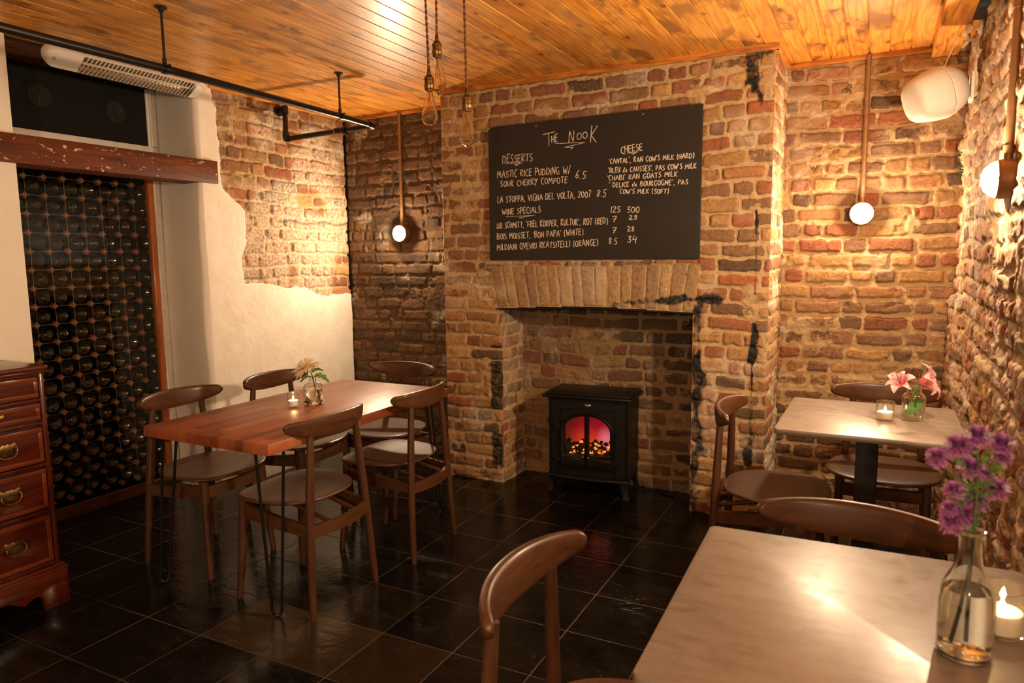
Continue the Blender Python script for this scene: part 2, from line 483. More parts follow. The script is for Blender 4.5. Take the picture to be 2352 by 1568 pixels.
def slate_material():
    t = NT('black slate tiles')
    tc = t.n('ShaderNodeTexCoord')
    s = t.n('ShaderNodeSeparateXYZ', {0: tc.outputs['Object']})
    TX, TY, X0, Y0 = .306, .317, -.985, 2.627
    wob = t.math('MULTIPLY', t.math('SUBTRACT', t.noise(tc.outputs['Object'], 7, 3), .5), .006)
    gx = t.math('DIVIDE', t.math('ADD', t.math('SUBTRACT', s.outputs[0], X0), wob), TX)
    gy = t.math('DIVIDE', t.math('ADD', t.math('SUBTRACT', s.outputs[1], Y0), wob), TY)
    ix, iy = t.math('FLOOR', gx), t.math('FLOOR', gy)
    ex = t.math('MULTIPLY', t.math('SUBTRACT', .5, t.math('ABSOLUTE', t.math('SUBTRACT', t.math('SUBTRACT', gx, ix), .5))), TX)
    ey = t.math('MULTIPLY', t.math('SUBTRACT', .5, t.math('ABSOLUTE', t.math('SUBTRACT', t.math('SUBTRACT', gy, iy), .5))), TY)
    e = t.math('MINIMUM', ex, ey)
    grout = t.mapr(e, .0032, .0018, smooth=True)
    rnd = t.n('ShaderNodeTexWhiteNoise', {'Vector': t.n('ShaderNodeCombineXYZ', {0: ix, 1: iy}).outputs[0]}, noise_dimensions='3D')
    off = t.n('ShaderNodeVectorMath', {0: tc.outputs['Object'], 1: rnd.outputs[1]}, operation='ADD').outputs[0]
    off2 = t.n('ShaderNodeMapping', {'Vector': off, 'Scale': (5, 9, 5)}).outputs[0]
    n1 = t.noise(off2, 1.2, 6, .6, .6)
    n2 = t.noise(off, 38, 5, .6)
    # cleft ridges: thin edges where the slate has flaked in layers
    lay = t.noise(off2, .9, 4, .55, .9)
    ridge = t.math('ABSOLUTE', t.math('SUBTRACT', t.math('FRACT', t.math('MULTIPLY', lay, 7.0)), .5))
    vein = t.math('MULTIPLY', t.mapr(ridge, .022, .0, smooth=True), t.mapr(n2, .47, .60))
    c = t.ramp(n1, [(.3, (.003, .0026, .0022)), (.6, (.0065, .0055, .0045)), (.8, (.018, .014, .010))])
    c = t.mix(t.mapr(rnd.outputs[0], .86, .95, 0, .6), c, (.045, .028, .013))
    c = t.mix(t.math('MULTIPLY', vein, .34), c, (.15, .11, .07))
    c = t.mix(t.mapr(t.noise(off, 150, 2), .73, .78, 0, .5), c, (.12, .09, .06))
    gn = t.noise(tc.outputs['Object'], 2.6, 3)
    c = t.mix(t.math('MULTIPLY', grout, t.mapr(gn, .38, .64, .03, .7)), c, (.13, .085, .042))
    layer = t.math('FLOOR', t.math('MULTIPLY', lay, 7.0))
    h = t.math('SUBTRACT', t.math('ADD', t.math('MULTIPLY', layer, .40), t.math('ADD', t.math('MULTIPLY', n1, 1.1), t.math('MULTIPLY', n2, .16))), t.math('MULTIPLY', grout, .8))
    rg = t.math('ADD', t.mapr(n1, .3, .7, .09, .20), t.math('MULTIPLY', grout, .5))
    b = t.bsdf(Base_Color=c, Roughness=rg, Normal=t.bump(h, .5, .005))
    b.inputs['Specular IOR Level'].default_value = .23
    return t.m
MAT['slate'] = slate_material()

# ------------------------------------------------------------ height-field walls (numpy)
def hsh(ix, iy, seed):
    h = (ix.astype(np.int64) * 374761393 + iy.astype(np.int64) * 668265263 + seed * 1274126177) & 0xFFFFFFFF
    h = ((h ^ (h >> 13)) * 1274126177) & 0xFFFFFFFF
    h = ((h ^ (h >> 16)) * 2246822519) & 0xFFFFFFFF
    return ((h ^ (h >> 15)) & 0xFFFFFF) / float(0xFFFFFF)

def vn(x, y, seed):
    ix, iy = np.floor(x), np.floor(y)
    fx, fy = x - ix, y - iy
    fx = fx * fx * (3 - 2 * fx); fy = fy * fy * (3 - 2 * fy)
    a, b = hsh(ix, iy, seed), hsh(ix + 1, iy, seed)
    c, d = hsh(ix, iy + 1, seed), hsh(ix + 1, iy + 1, seed)
    return (a * (1 - fx) + b * fx) * (1 - fy) + (c * (1 - fx) + d * fx) * fy

def fbm(x, y, seed, octv=3):
    s = 0; a = .5; n = 0
    for k in range(octv):
        s = s + a * vn(x, y, seed + k * 17); n += a
        x, y, a = x * 2.07 + 3.1, y * 2.07 + 1.7, a * .5
    return s / n

def sstep(a, b, x):
    t = np.clip((x - a) / (b - a), 0, 1)
    return t * t * (3 - 2 * t)

PAL_STOCK = [((.40, .265, .135), 5), ((.44, .305, .16), 4), ((.34, .20, .11), 5), ((.28, .125, .075), 5), ((.33, .13, .075), 3), ((.24, .155, .11), 5), ((.20, .125, .085), 3), ((.12, .085, .06), 2), ((.36, .22, .15), 4)]
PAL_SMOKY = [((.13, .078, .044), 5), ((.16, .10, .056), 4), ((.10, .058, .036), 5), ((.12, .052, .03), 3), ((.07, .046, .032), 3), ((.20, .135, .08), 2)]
PAL_RED = [((.36, .135, .065), 5), ((.30, .15, .085), 4), ((.38, .22, .11), 4), ((.26, .14, .09), 4), ((.42, .29, .15), 3), ((.17, .115, .085), 3)]

def bricks(U, V, seed, ch=.078, pal=PAL_STOCK, stretch=.225, mort=.011, relief=.009, warp=1.0, recess=.0):
    sh = U.shape
    Uw = U + warp * ((fbm(U * 3, V * 3, seed + 1, 2) - .5) * .03 + (fbm(U * 28, V * 28, seed + 2, 3) - .5) * .016)
    Vw = V + warp * ((fbm(U * 2.2, V * 2.2, seed + 3, 2) - .5) * .028 + (fbm(U * 24, V * 24, seed + 4, 3) - .5) * .015)
    row = np.floor(Vw / ch).astype(np.int64)
    rng = np.random.RandomState(seed)
    lo, hi = float(Uw.min()) - .5, float(Uw.max()) + .5
    D = np.empty(sh); BID = np.zeros(sh, np.int64)
    for rw in range(int(row.min()), int(row.max()) + 1):
        mk = row == rw
        if not mk.any(): continue
        b = [lo - rng.rand() * stretch]
        k = rng.randint(3)
        while b[-1] < hi:
            L = stretch if (k + (rng.rand() < .25)) % 2 == 0 else stretch * .5
            if rng.rand() < .12: L *= .75
            b.append(b[-1] + L * (1 + (rng.rand() - .5) * .12)); k += 1
        b = np.array(b)
        uu = Uw[mk]
        i = np.searchsorted(b, uu) - 1
        du = np.minimum(uu - b[i], b[i + 1] - uu)
        tilt = (hsh(i, np.full(i.shape, rw), seed + 9) - .5) * .05
        vv = Vw[mk] - rw * ch + (uu - .5 * (b[i] + b[i + 1])) * tilt
        dv = np.minimum(vv, ch - vv)
        sz = hsh(i, np.full(i.shape, rw), seed + 8) * .006
        du = du - mort * .5 - sz * .6; dv = dv - mort * .5 - sz
        r_ = .012
        qx, qy = np.maximum(r_ - du, 0), np.maximum(r_ - dv, 0)
        D[mk] = np.where((du < r_) & (dv < r_), r_ - np.hypot(qx, qy), np.minimum(du, dv))
        BID[mk] = i * 7919 + rw * 104729
    z0 = np.zeros_like(BID)
    rb = hsh(BID, z0, seed + 21); rc = hsh(BID, z0, seed + 22); rd = hsh(BID, z0, seed + 23)
    w = np.cumsum([p[1] for p in pal]); w = w / w[-1]
    ci = np.minimum(np.searchsorted(w, rb), len(pal) - 1)
    C = (np.array([p[0] for p in pal]) * (1.0, .82, .60))[ci] * (.78 + .44 * rc)[..., None]
    # brick faces stand proud of the pointing; pointing is lumpy and sometimes smeared flush
    D = D + (fbm(U * 60, V * 60, seed + 5, 2) - .5) * .006
    prof = sstep(-.003, .008, D)
    face = relief * (.55 + .9 * rd) + (fbm(U * 26, V * 26, seed + 6, 3) - .5) * .007 + (fbm(U * 90, V * 90, seed + 31, 2) - .5) * .003
    mor = (fbm(U * 45, V * 45, seed + 7, 3) - .5) * .012
    smear = sstep(.56, .70, fbm(U * 7, V * 9, seed + 10, 3)) * .9
    mor = mor + smear * relief * .9
    H = mor * (1 - prof) + face * prof
    # chipped hollows
    chip = sstep(.70, .80, fbm(U * 13, V * 15, seed + 11, 3))
    H = H - chip * .010 * prof
    M = np.clip(.5 + D / .012 * .5, 0, 1)
    M = np.where(smear > .4, M * (1 - .55 * smear), M)
    return H, M, C

def height_mesh(name, org, du, dv, nr, U, V, H, C, M, aux, mat, keep=None):
    nu, nv = U.shape
    org, du, dv, nr = (np.array(a, float) for a in (org, du, dv, nr))
    P = org + U[..., None] * du + V[..., None] * dv + H[..., None] * nr
    idx = np.arange(nu * nv).reshape(nu, nv)
    q = np.stack([idx[:-1, :-1], idx[1:, :-1], idx[1:, 1:], idx[:-1, 1:]], -1).reshape(-1, 4)
    if np.dot(np.cross(du, dv), nr) < 0: q = q[:, ::-1]
    if keep is not None:
        q = q[keep[:-1, :-1].reshape(-1) | keep[1:, 1:].reshape(-1)]
    me = bpy.data.meshes.new(name)
    n = len(q)
    me.vertices.add(nu * nv)
    me.vertices.foreach_set('co', P.reshape(-1).astype(np.float32))
    me.loops.add(n * 4)
    me.loops.foreach_set('vertex_index', q.reshape(-1).astype(np.int32))
    me.polygons.add(n)
    me.polygons.foreach_set('loop_start', np.arange(0, n * 4, 4, dtype=np.int32))
    me.polygons.foreach_set('use_smooth', np.ones(n, bool))
    a = me.attributes.new('bcol', 'FLOAT_COLOR', 'POINT')
    a.data.foreach_set('color', np.concatenate([C, M[..., None]], -1).reshape(-1).astype(np.float32))
    b = me.attributes.new('aux', 'FLOAT_COLOR', 'POINT')
    b.data.foreach_set('color', np.stack([aux[0], aux[1], aux[2], np.ones_like(M)], -1).reshape(-1).astype(np.float32))
    me.materials.append(mat)
    me.update(calc_edges=True)
    me.validate()
    o = bpy.data.objects.new(name, me)
    COL.objects.link(o)
    return tag(o, kind='structure')

def mesh_uv(u0, u1, v0, v1, st=.006):
    return np.meshgrid(np.linspace(u0, u1, int((u1 - u0) / st) + 1), np.linspace(v0, v1, int((v1 - v0) / st) + 1), indexing='ij')

def fade(U, V, u0, u1, v0=None, v1=None, w=.012):
    e = np.minimum(U - u0, u1 - U)
    return sstep(0, w, e)

def seg_dist(U, V, poly):
    best = np.full(U.shape, 9.0)
    for (x0, y0), (x1, y1) in zip(poly[:-1], poly[1:]):
        dx, dy = x1 - x0, y1 - y0
        t = np.clip(((U - x0) * dx + (V - y0) * dy) / (dx * dx + dy * dy), 0, 1)
        best = np.minimum(best, np.hypot(U - x0 - t * dx, V - y0 - t * dy))
    return best

def inside(U, V, poly):
    c = np.zeros(U.shape, bool)
    n = len(poly)
    for i in range(n):
        (x0, y0), (x1, y1) = poly[i], poly[(i + 1) % n]
        if y0 == y1: continue
        c ^= ((y0 > V) != (y1 > V)) & (U < (x1 - x0) * (V - y0) / (y1 - y0) + x0)
    return c

CEIL = 2.412
XL, XR = -3.50, .352
YBL, YBR, YCH = 4.125, 4.214, 3.768
CX0, CX1 = -2.432, -.490
FX0, FX1, FZ = -2.025, -.865, 1.10
YF = 4.055
Zr = np.zeros

# --- wall_left: brick with ragged plaster
U, V = mesh_uv(2.87, YBL + .01, 0, CEIL + .01)
H, M, C = bricks(U, V, 11, .080, PAL_RED, relief=.012)
edge = [(2.86, 2.45), (2.949, 2.40), (2.956, 2.328), (2.985, 2.276), (2.977, 2.175), (2.985, 2.089), (2.986, 2.001), (2.986, 1.911), (2.995, 1.828), (3.058, 1.779), (3.124, 1.734), (3.154, 1.692), (3.155, 1.612), (3.154, 1.518), (3.114, 1.414), (3.111, 1.265), (3.216, 1.255), (3.368, 1.241), (3.473, 1.211), (3.559, 1.222), (3.673, 1.202), (3.76, 1.156), (3.851, 1.14), (4.014, 1.148), (4.16, 1.138)]
poly = edge + [(4.3, -.2), (2.6, -.2), (2.6, 2.45)]
d = seg_dist(U, V, edge) * np.where(inside(U, V, poly), 1, -1) + (fbm(U * 22, V * 22, 5, 3) - .5) * .022
hole = sstep(.05, .0, np.hypot((U - 3.35) / 1.6, (V - .10) / .5) - .03 + (fbm(U * 10, V * 10, 71, 3) - .5) * .12)   # plaster broken away by the floor
d = np.where(V < .3, d - hole * .3 * 0 , d)
pl = sstep(-.002, .004, d)
ph = .024 + (fbm(U * 4, V * 4, 6, 3) - .5) * .008 + (fbm(U * 40, V * 40, 7, 2) - .5) * .002
ph = .024 + (ph - .024) * sstep(2.89, 2.99, U)
gap = sstep(4.125 - .022, 4.125 - .004, U + (fbm(U * 10, V * 9, 8, 2) - .5) * .012)
H = np.where(pl > 0, H * (1 - pl) + ph * pl, H) - gap * .018
lime = sstep(.40, .62, fbm(U * 4.5, V * 4.5, 12, 3) + .22 * sstep(.55, .1, np.hypot(U - 3.62, (V - 1.45) * 1.2))) * .8
lime = np.maximum(lime, sstep(.05, 0, -d) * .35)
soot = gap * .6 + sstep(.62, .7, fbm(U * 3, V * 3, 14, 3)) * .2
soot = np.maximum(soot, sstep(.024, .002, np.abs(V - 1.653 + (fbm(U * 9, V * 9, 16, 3) - .5) * .04)) * sstep(3.35, 3.45, U) * .5)
height_mesh('wall_left', (XL, 0, 0), (0, 1, 0), (0, 0, 1), (1, 0, 0), U, V, H, C, M, (pl, soot * (1 - pl), lime * (1 - pl)), MAT['brick'])

# --- wall_back pieces
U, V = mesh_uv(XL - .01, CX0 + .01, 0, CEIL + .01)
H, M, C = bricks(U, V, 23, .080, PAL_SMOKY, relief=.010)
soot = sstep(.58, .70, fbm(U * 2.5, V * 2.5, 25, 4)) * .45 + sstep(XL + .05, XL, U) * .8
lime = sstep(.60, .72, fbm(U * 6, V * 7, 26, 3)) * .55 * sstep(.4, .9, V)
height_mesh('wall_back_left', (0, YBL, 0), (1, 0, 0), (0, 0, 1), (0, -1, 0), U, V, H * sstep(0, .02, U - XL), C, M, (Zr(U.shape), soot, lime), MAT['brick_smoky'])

U, V = mesh_uv(CX1 - .01, XR + .06, 0, CEIL + .01)
H, M, C = bricks(U, V, 31, .082, PAL_STOCK, relief=.010, mort=.014)
soot = sstep(.60, .72, fbm(U * 2.2, V * 2.2, 35, 4)) * .3
lime = sstep(.62, .75, fbm(U * 5, V * 6, 36, 3)) * .3
rub = sstep(.85, .45, V)                                            # rubble and crumbled bricks low down, coloured darker towards the floor
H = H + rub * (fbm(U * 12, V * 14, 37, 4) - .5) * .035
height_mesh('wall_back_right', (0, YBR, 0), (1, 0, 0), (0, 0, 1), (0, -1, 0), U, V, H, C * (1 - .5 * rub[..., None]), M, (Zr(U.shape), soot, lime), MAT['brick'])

# --- chimney breast front, with the soldier arch over the fireplace
U, V = mesh_uv(CX0, CX1, 0, CEIL + .01)
H, M, C = bricks(U, V, 41, .0768, PAL_STOCK, relief=.010, mort=.013)
tt = (V - 1.095) / (1.35 - 1.095)
s_l, s_r = -2.048 - .056 * tt, -.863 + .035 * tt
ss = (U - s_l) / (s_r - s_l)
zb = 1.092 + .022 * np.sin(np.clip(ss, 0, 1) * PI)
NS = 17
Lw = (s_r - s_l) / NS
jit = np.array([0] + list((np.random.RandomState(4).rand(NS - 1) - .5) * .2) + [0])
wav = (fbm(U * 9, V * 9, 43, 2) - .5) * .12
sb = np.clip(ss, 0, .9999) * NS + wav
bi = np.clip(np.searchsorted(np.arange(NS + 1) + jit, sb.reshape(-1)).reshape(sb.shape) - 1, 0, NS - 1)
b0, b1 = bi + jit[bi], bi + 1 + jit[bi + 1]
da = np.minimum(sb - b0, b1 - sb) * Lw - .006
ztop = 1.348 + .006 * np.sin(ss * 9)
da = np.minimum(da, np.minimum(V - zb, ztop - V) - .004) + (fbm(U * 50, V * 50, 44, 2) - .5) * .006
ina = (ss > 0) & (ss < 1) & (V > zb - .01) & (V < ztop)
cb = np.array([(.40, .265, .13), (.42, .29, .15), (.34, .205, .11), (.38, .24, .125), (.30, .19, .12)])[(bi * 7 + 3) % 5] * (.85 + .3 * hsh(bi, bi * 0, 45))[..., None]
pr = sstep(-.003, .008, da)
Ha = pr * (.009 + (fbm(U * 26, V * 26, 46, 3) - .5) * .008) + (1 - pr) * (.004 + (fbm(U * 45, V * 45, 47, 3) - .5) * .008)
H = np.where(ina, Ha, H); M = np.where(ina, np.clip(.5 + da / .012 * .5, 0, 1), M); C = np.where(ina[..., None], cb, C)
def stain(poly, w):
    return sstep(w * 1.15, w * .1, seg_dist(U, V, poly) + (fbm(U * 15, V * 11, 48, 3) - .5) * w * 2.6) * (.42 + .5 * fbm(U * 9, V * 9, 54, 2))
st = stain([(-.560, 1.62), (-.556, 1.417), (-.555, 1.20)], .010)
st = np.maximum(st, stain([(-.556, 1.04), (-.560, .85)], .022))
st = np.maximum(st, stain([(-.558, .60), (-.562, .30)], .026))
st = np.maximum(st, stain([(-.560, .85), (-.560, .60)], .007))
st = np.maximum(st, stain([(-1.30, 1.135), (-1.10, 1.150), (-.90, 1.165), (-.73, 1.162)], .030))
st = np.maximum(st, stain([(-.838, 1.12), (-.832, .85), (-.84, .45), (-.852, .06)], .038))
st = np.maximum(st, stain([(-.62, 2.375), (-.53, 2.37)], .062))
st = np.maximum(st, stain([(-.605, 2.33), (-.585, 2.26), (-.575, 2.22)], .055))
st = np.maximum(st, stain([(-.565, 2.20), (-.545, 2.12)], .026))
st = np.maximum(st, stain([(-.92, 2.02), (-.88, 1.98)], .020) * .8)
dk = hsh(np.floor(V / .0768), V * 0, 49)
st = np.maximum(st, sstep(.055, .03, np.abs(U + 2.065)) * sstep(.06, .12, V) * sstep(.92, .85, V) * sstep(.35, .45, dk) * .62)
st = np.maximum(st, sstep(.65, .78, fbm(U * 3.1, V * 3.1, 50, 4)) * .4 * sstep(1.0, .3, V))
st = np.maximum(st, sstep(.12, .0, V) * .45 * fbm(U * 8, V * 8, 51, 3))
lime = sstep(.60, .74, fbm(U * 5, V * 5, 52, 3)) * .45
e = np.minimum(U - CX0, CX1 - U)
rag = e + (fbm(U * 20, V * 20, 53, 3) - .5) * .02
H = H * sstep(0, .012, e)
hole = (U > FX0) & (U < FX1) & (V < np.where(ina | (ss > 0) & (ss < 1), zb, FZ))
keep = ~hole
he = np.minimum(np.abs(U - FX0), np.abs(U - FX1))
H = np.where((V < FZ) & (he < .012), H * sstep(0, .012, he), H)
height_mesh('wall_back_chimney', (0, YCH, 0), (1, 0, 0), (0, 0, 1), (0, -1, 0), U, V, H, C, M, (Zr(U.shape), st, lime), MAT['brick'], keep)

def side_wall(name, x, y0, y1, z1, sgn, seed, pal, mat, sootv=.2, limev=.3, ch=.0768, pl=0.0):
    U, V = mesh_uv(y0, y1, 0, z1)
    H, M, C = bricks(U, V, seed, ch, pal, relief=.008, mort=.012)
    e = np.minimum(U - y0, y1 - U)
    H = H * sstep(0, .015, e)
    so = sstep(.5, .72, fbm(U * 4, V * 4, seed + 50, 4)) * sootv + 0 * U
    li = sstep(.48, .70, fbm(U * 6, V * 6, seed + 51, 3)) * limev
    height_mesh(name, (x, 0, 0), (0, 1, 0), (0, 0, 1), (sgn, 0, 0), U, V, H, C, M, (Zr(U.shape), so, li), mat)
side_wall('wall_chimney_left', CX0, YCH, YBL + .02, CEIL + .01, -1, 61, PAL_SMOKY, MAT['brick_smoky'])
side_wall('wall_chimney_right', CX1, YCH, YBR + .02, CEIL + .01, 1, 62, PAL_STOCK, MAT['brick'], .1, 1.0)
side_wall('wall_fireplace_left', FX0, YCH, YF + .01, FZ + .03, 1, 63, PAL_STOCK, MAT['brick'], .3, .4)
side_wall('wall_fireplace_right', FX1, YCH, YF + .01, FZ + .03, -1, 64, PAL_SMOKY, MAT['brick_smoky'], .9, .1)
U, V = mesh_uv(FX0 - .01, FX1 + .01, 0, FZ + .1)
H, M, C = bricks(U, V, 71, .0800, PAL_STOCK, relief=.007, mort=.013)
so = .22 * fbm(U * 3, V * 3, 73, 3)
C = C * (1 - .62 * sstep(-1.65, -1.0, U + .35 * (fbm(U * 4, V * 4, 75, 3) - .5)))[..., None] * (1 - .5 * sstep(.9, 1.1, V))[..., None]  # brick colour darkens towards the right and the top
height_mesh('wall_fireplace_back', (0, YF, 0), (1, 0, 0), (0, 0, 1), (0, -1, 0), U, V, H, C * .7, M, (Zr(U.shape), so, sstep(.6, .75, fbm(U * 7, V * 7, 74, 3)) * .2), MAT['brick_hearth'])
b = MB().box(FX0 - .02, FX1 + .02, YCH + .012, YF + .03, FZ + .026, FZ + .08)
tag(b.build('wall_fireplace_throat', MAT['black_paint'], smooth=False), kind='structure')

# --- wall_right: crumbling, seen along its face
U, V = mesh_uv(1.75, YBR + .02, 0, CEIL + .05, .0065)
H, M, C = bricks(U, V, 81, .080, PAL_STOCK + [((.34, .13, .07), 4)], relief=.012, mort=.016, warp=1.8)
H = H + (fbm(U * 9, V * 7, 83, 4) - .5) * .022 + (fbm(U * 34, V * 22, 84, 3) - .5) * .012
H = H * (1 - .85 * np.exp(-((U - 2.65) / .09) ** 2 - ((V - 1.618) / .10) ** 2)) - .004
H = np.where((V > 1.6) & (np.abs(U - 2.65) < .05), np.minimum(H, .006), H)
H = H + .035 * np.exp(-((U - 3.95) / .12) ** 2 - ((V - 1.86) / .09) ** 2) + .03 * sstep(1.22, 1.12, V) * sstep(3.6, 4.1, U)
H = H - .03 * np.exp(-((U - 2.62) / .05) ** 2 - ((V - 1.12) / .07) ** 2)
st = sstep(.63, .75, fbm(U * 4, V * 3, 85, 4)) * .35
lime = sstep(.45, .66, fbm(U * 7, V * 5, 86, 3)) * .55 + sstep(1.5, 2.0, V) * .15
height_mesh('wall_right', (XR, 0, 0), (0, 1, 0), (0, 0, 1), (-1, 0, 0), U, V, H, C, M * .8 + .04, (Zr(U.shape), st, lime), MAT['brick_rough'])

def flat(name, mat, *boxes, bev=0.0):
    b = MB()
    for q in boxes: b.box(*q, bev=bev)
    return tag(b.build(name, mat, smooth=bev > 0), kind='structure')
# rest of the shell (plaster), behind and beside the camera
YB = -2.6
flat('wall_right_near', MAT['plaster'], (XR + .02, XR + .12, YB, 1.76, 0, CEIL))
flat('wall_front', MAT['plaster'], (XL - .5, XR + .1, YB - .1, YB, 0, CEIL))
flat('wall_left_near', MAT['plaster'], (-3.93, -3.472, YB, 1.86, 0, CEIL), bev=.006)
# plaster reveal with its rounded corner, right of the wine door
prof = [(-3.4778, 2.90)] + [(-3.506 + .03 * math.cos(a), 2.862 - .03 * math.sin(a)) for a in [R(x) for x in range(0, 91, 15)]] + [(-3.60, 2.842), (-3.75, 2.872), (-3.905, 2.895)]
zs = [i * CEIL / 40 for i in range(41)]
rnd = random.Random(3)
P = []
for k, (x, y) in enumerate(prof):
    wk = min(1, max(0, k - 1) / 5)
    P.append([(x + wk * .004 * math.sin(z * 4 + k * .1), y + wk * (.004 * math.sin(z * 3.1 + 1) + (.003 * math.sin(z * 11) if k < 8 else 0)), z) for z in zs])
tag(MB().grid(P).build('wall_left_reveal', MAT['plaster'], ang=80), kind='structure')

# floor and ceiling
fl = MB().add([(XL - .6, YB - .1, 0), (XR + .15, YB - .1, 0), (XR + .15, 4.4, 0), (XL - .6, 4.4, 0)], [(0, 1, 2, 3)])
tag(fl.build('floor', MAT['slate'], smooth=False), kind='structure')
b = MB()
x0, x1 = -3.52, XR + .12
k0 = math.floor((x0 - POFF) / PITCH)
V_ = []; F_ = []
xs = []
k = k0
while True:
    xl = POFF + k * PITCH
    if xl > x1: break
    for dx, dz in ((0.0, .007), (.0012, .007), (.0042, .0), (PITCH - .0042, .0), (PITCH - .0012, .007)):
        xs.append((min(max(xl + dx, x0), x1), CEIL + dz))
    k += 1
P = [[(x, y, z) for y in (YB - .1, 4.4)] for x, z in xs]
b.grid(P)
o = b.build('ceiling', MAT['ceiling'], smooth=False)
tag(o, kind='structure')
flat('ceiling_over_recess', MAT['old_wood'], (-4.45, -3.50, 1.0, 2.98, CEIL + .001, CEIL + .05))
# trim strips where boards meet brick
T = .017
trims = [((XL, CX0, YBL - T - .006, YBL, CEIL - .028, CEIL + .004), 'pine'), ((CX0, CX1 + T, YCH - T - .008, YCH + .01, CEIL - .028, CEIL + .004), 'pine'), ((CX1, CX1 + T + .004, YCH - T, YBR, CEIL - .028, CEIL + .004), 'pine_y'),
         ((CX1 + T, .19, YBR - T - .006, YBR + .02, CEIL - .026, CEIL + .004), 'pine'), ((XL, XL + T + .026, 2.93, YBL, CEIL - .026, CEIL + .004), 'pine_y'), ((CX0 - T, CX0, YCH, YBL, CEIL - .028, CEIL + .004), 'pine_y')]
for i, (q, mt) in enumerate(trims): flat('trim_%d' % (i + 1), MAT[mt], q, bev=.003)

# ------------------------------------------------------------ wine door, rack and bottles
flat('wall_recess', MAT['dark'], (-4.5, -4.46, 1.5, 3.1, -.02, 2.5), (-4.46, -3.94, 1.5, 1.95, 0, 2.5), (-4.46, -3.94, 2.90, 3.1, 0, 2.5))
dr = empty('door_1', (-3.9, 2.36, 0)); tag(dr, kind='structure')
def rel(o, root):
    # keep world geometry while parenting to an unrotated root
    for v in o.data.vertices: v.co -= root.location
    return o
rel(MB().box(-3.935, -3.90, 2.812, 2.846, .0, 1.90, .004).build('door_stile', MAT['door_wood'], dr), dr)
rel(MB().box(-3.935, -3.895, 1.90, 2.846, .0, .072, .004).box(-3.925, -3.888, 1.90, 2.846, .058, .072, .003).build('door_rail', MAT['sill_wood'], dr), dr)
rel(MB().add([(-3.915, 1.90, .07), (-3.915, 2.815, .07), (-3.915, 2.815, 1.90), (-3.915, 1.90, 1.90)], [(0, 1, 2, 3)]).build('door_glass', MAT['pane'], dr, smooth=False), dr)
flat('trim_7', MAT['white_paint'], (-3.94, -3.896, 2.848, 2.888, 0, 2.035), (-3.945, -3.905, 2.886, 2.90, 0, CEIL), bev=.003)
# transom: black board with two round vents, white frame
flat('trim_8', MAT['white_paint'], (-3.94, -3.882, 2.848, 2.888, 2.0785, CEIL), (-3.94, -3.8825, 1.9, 2.888, 2.03, 2.078), (-3.925, -3.895, 2.836, 2.85, 2.07, CEIL), bev=.004)
vp = empty('vent_panel', (-3.9, 2.45, 2.24), 0, 'black painted board with two round grilles above the timber beam', 'panel')
rel(MB().box(-3.93, -3.905, 1.9, 2.846, 2.07, CEIL - .001).build('board', MAT['panel_black'], vp, smooth=False), vp)
for y, z in ((2.23, 2.258), (2.642, 2.244)):
    q = MB()
    Mx = Matrix.Translation((-3.905, y, z)) @ Matrix.Rotation(R(90), 4, 'Y')
    ring = MB().lathe([(.082, 0), (.081, .003), (.074, .0045), (.062, .0045), (.058, .002)], 36, Mx).build('vent_ring', MAT['panel_black'], vp)
    rel(ring, vp)
    for a in range(-5, 6):
        h = a * .0105
        L = math.sqrt(max(.058 ** 2 - h * h, 0))
        q.tube([(-3.900, y + h, z - L), (-3.900, y + h, z + L)], .0014, 6)
        q.tube([(-3.898, y - L, z + h), (-3.898, y + L, z + h)], .0014, 6)
    rel(q.build('vent_grille', MAT['vent'], vp), vp)

# timber beam across the opening
t = NT('worn red brown beam')
v = t.vec((22, 2.2, 22)); vv = t.vec()
g = t.noise(v, 1, 6, .6, 1.3)
c = t.ramp(g, [(.3, (.055, .011, .002)), (.5, (.115, .026, .0055)), (.72, (.19, .050, .012))])
chips = t.mapr(t.noise(t.vec((40, 26, 60)), 1, 3, .55), .645, .665)
chips = t.math('MULTIPLY', chips, t.mapr(t.noise(vv, 5, 2), .38, .5))
c = t.mix(chips, c, (.62, .47, .31))
t.bsdf(Base_Color=c, Roughness=.55, Normal=t.bump(g, .25, .004)).inputs['Specular IOR Level'].default_value = .25
MAT['beam'] = t.m
bm_ = MB().box(-3.62, -3.458, .6, 2.952, 1.846, 1.976, .004)
tag(bm_.build('timber_beam', MAT['beam']), 'worn red-brown timber beam with pale paint chips over the wine door', 'beam')

# rack of posts and wires
RY0, RZ0, RP, RQ = 2.171, 1.856, .1015, .0990
rack = empty('wine_rack', (-4.0, 2.42, 0), 0, 'tall wine rack of brown wooden posts and thin steel wires behind the glass door', 'rack')
ys = [RY0 + RP * k for k in range(-2, 8)]
zs_ = [RZ0 - RQ * k for k in range(0, 19)]
def post_mesh():
    q = MB()
    s_ = .0178
    q.add([(0, -s_, 0), (0, 0, -s_), (0, s_, 0), (0, 0, s_), (-.03, -s_, 0), (-.03, 0, -s_), (-.03, s_, 0), (-.03, 0, s_)], [(0, 1, 2, 3), (7, 6, 5, 4), (0, 4, 5, 1), (1, 5, 6, 2), (2, 6, 7, 3), (3, 7, 4, 0)])
    return q
spots = [(y, z) for z in zs_ for y in ys if y > 2.05]
spots.sort(key=lambda s: -((s[0] - 2.3) > -1) * s[1] * 0 + abs(s[1] - 1.1) )
pm = None
for (y, z) in spots[:100]:
    if pm is None:
        pm = post_mesh().build('rack_post', MAT['post_wood'], rack, smooth=False)
        o = pm
    else:
        o = pm.copy(); COL.objects.link(o)
    o.location = (0, y - 2.42, z)
q = MB()
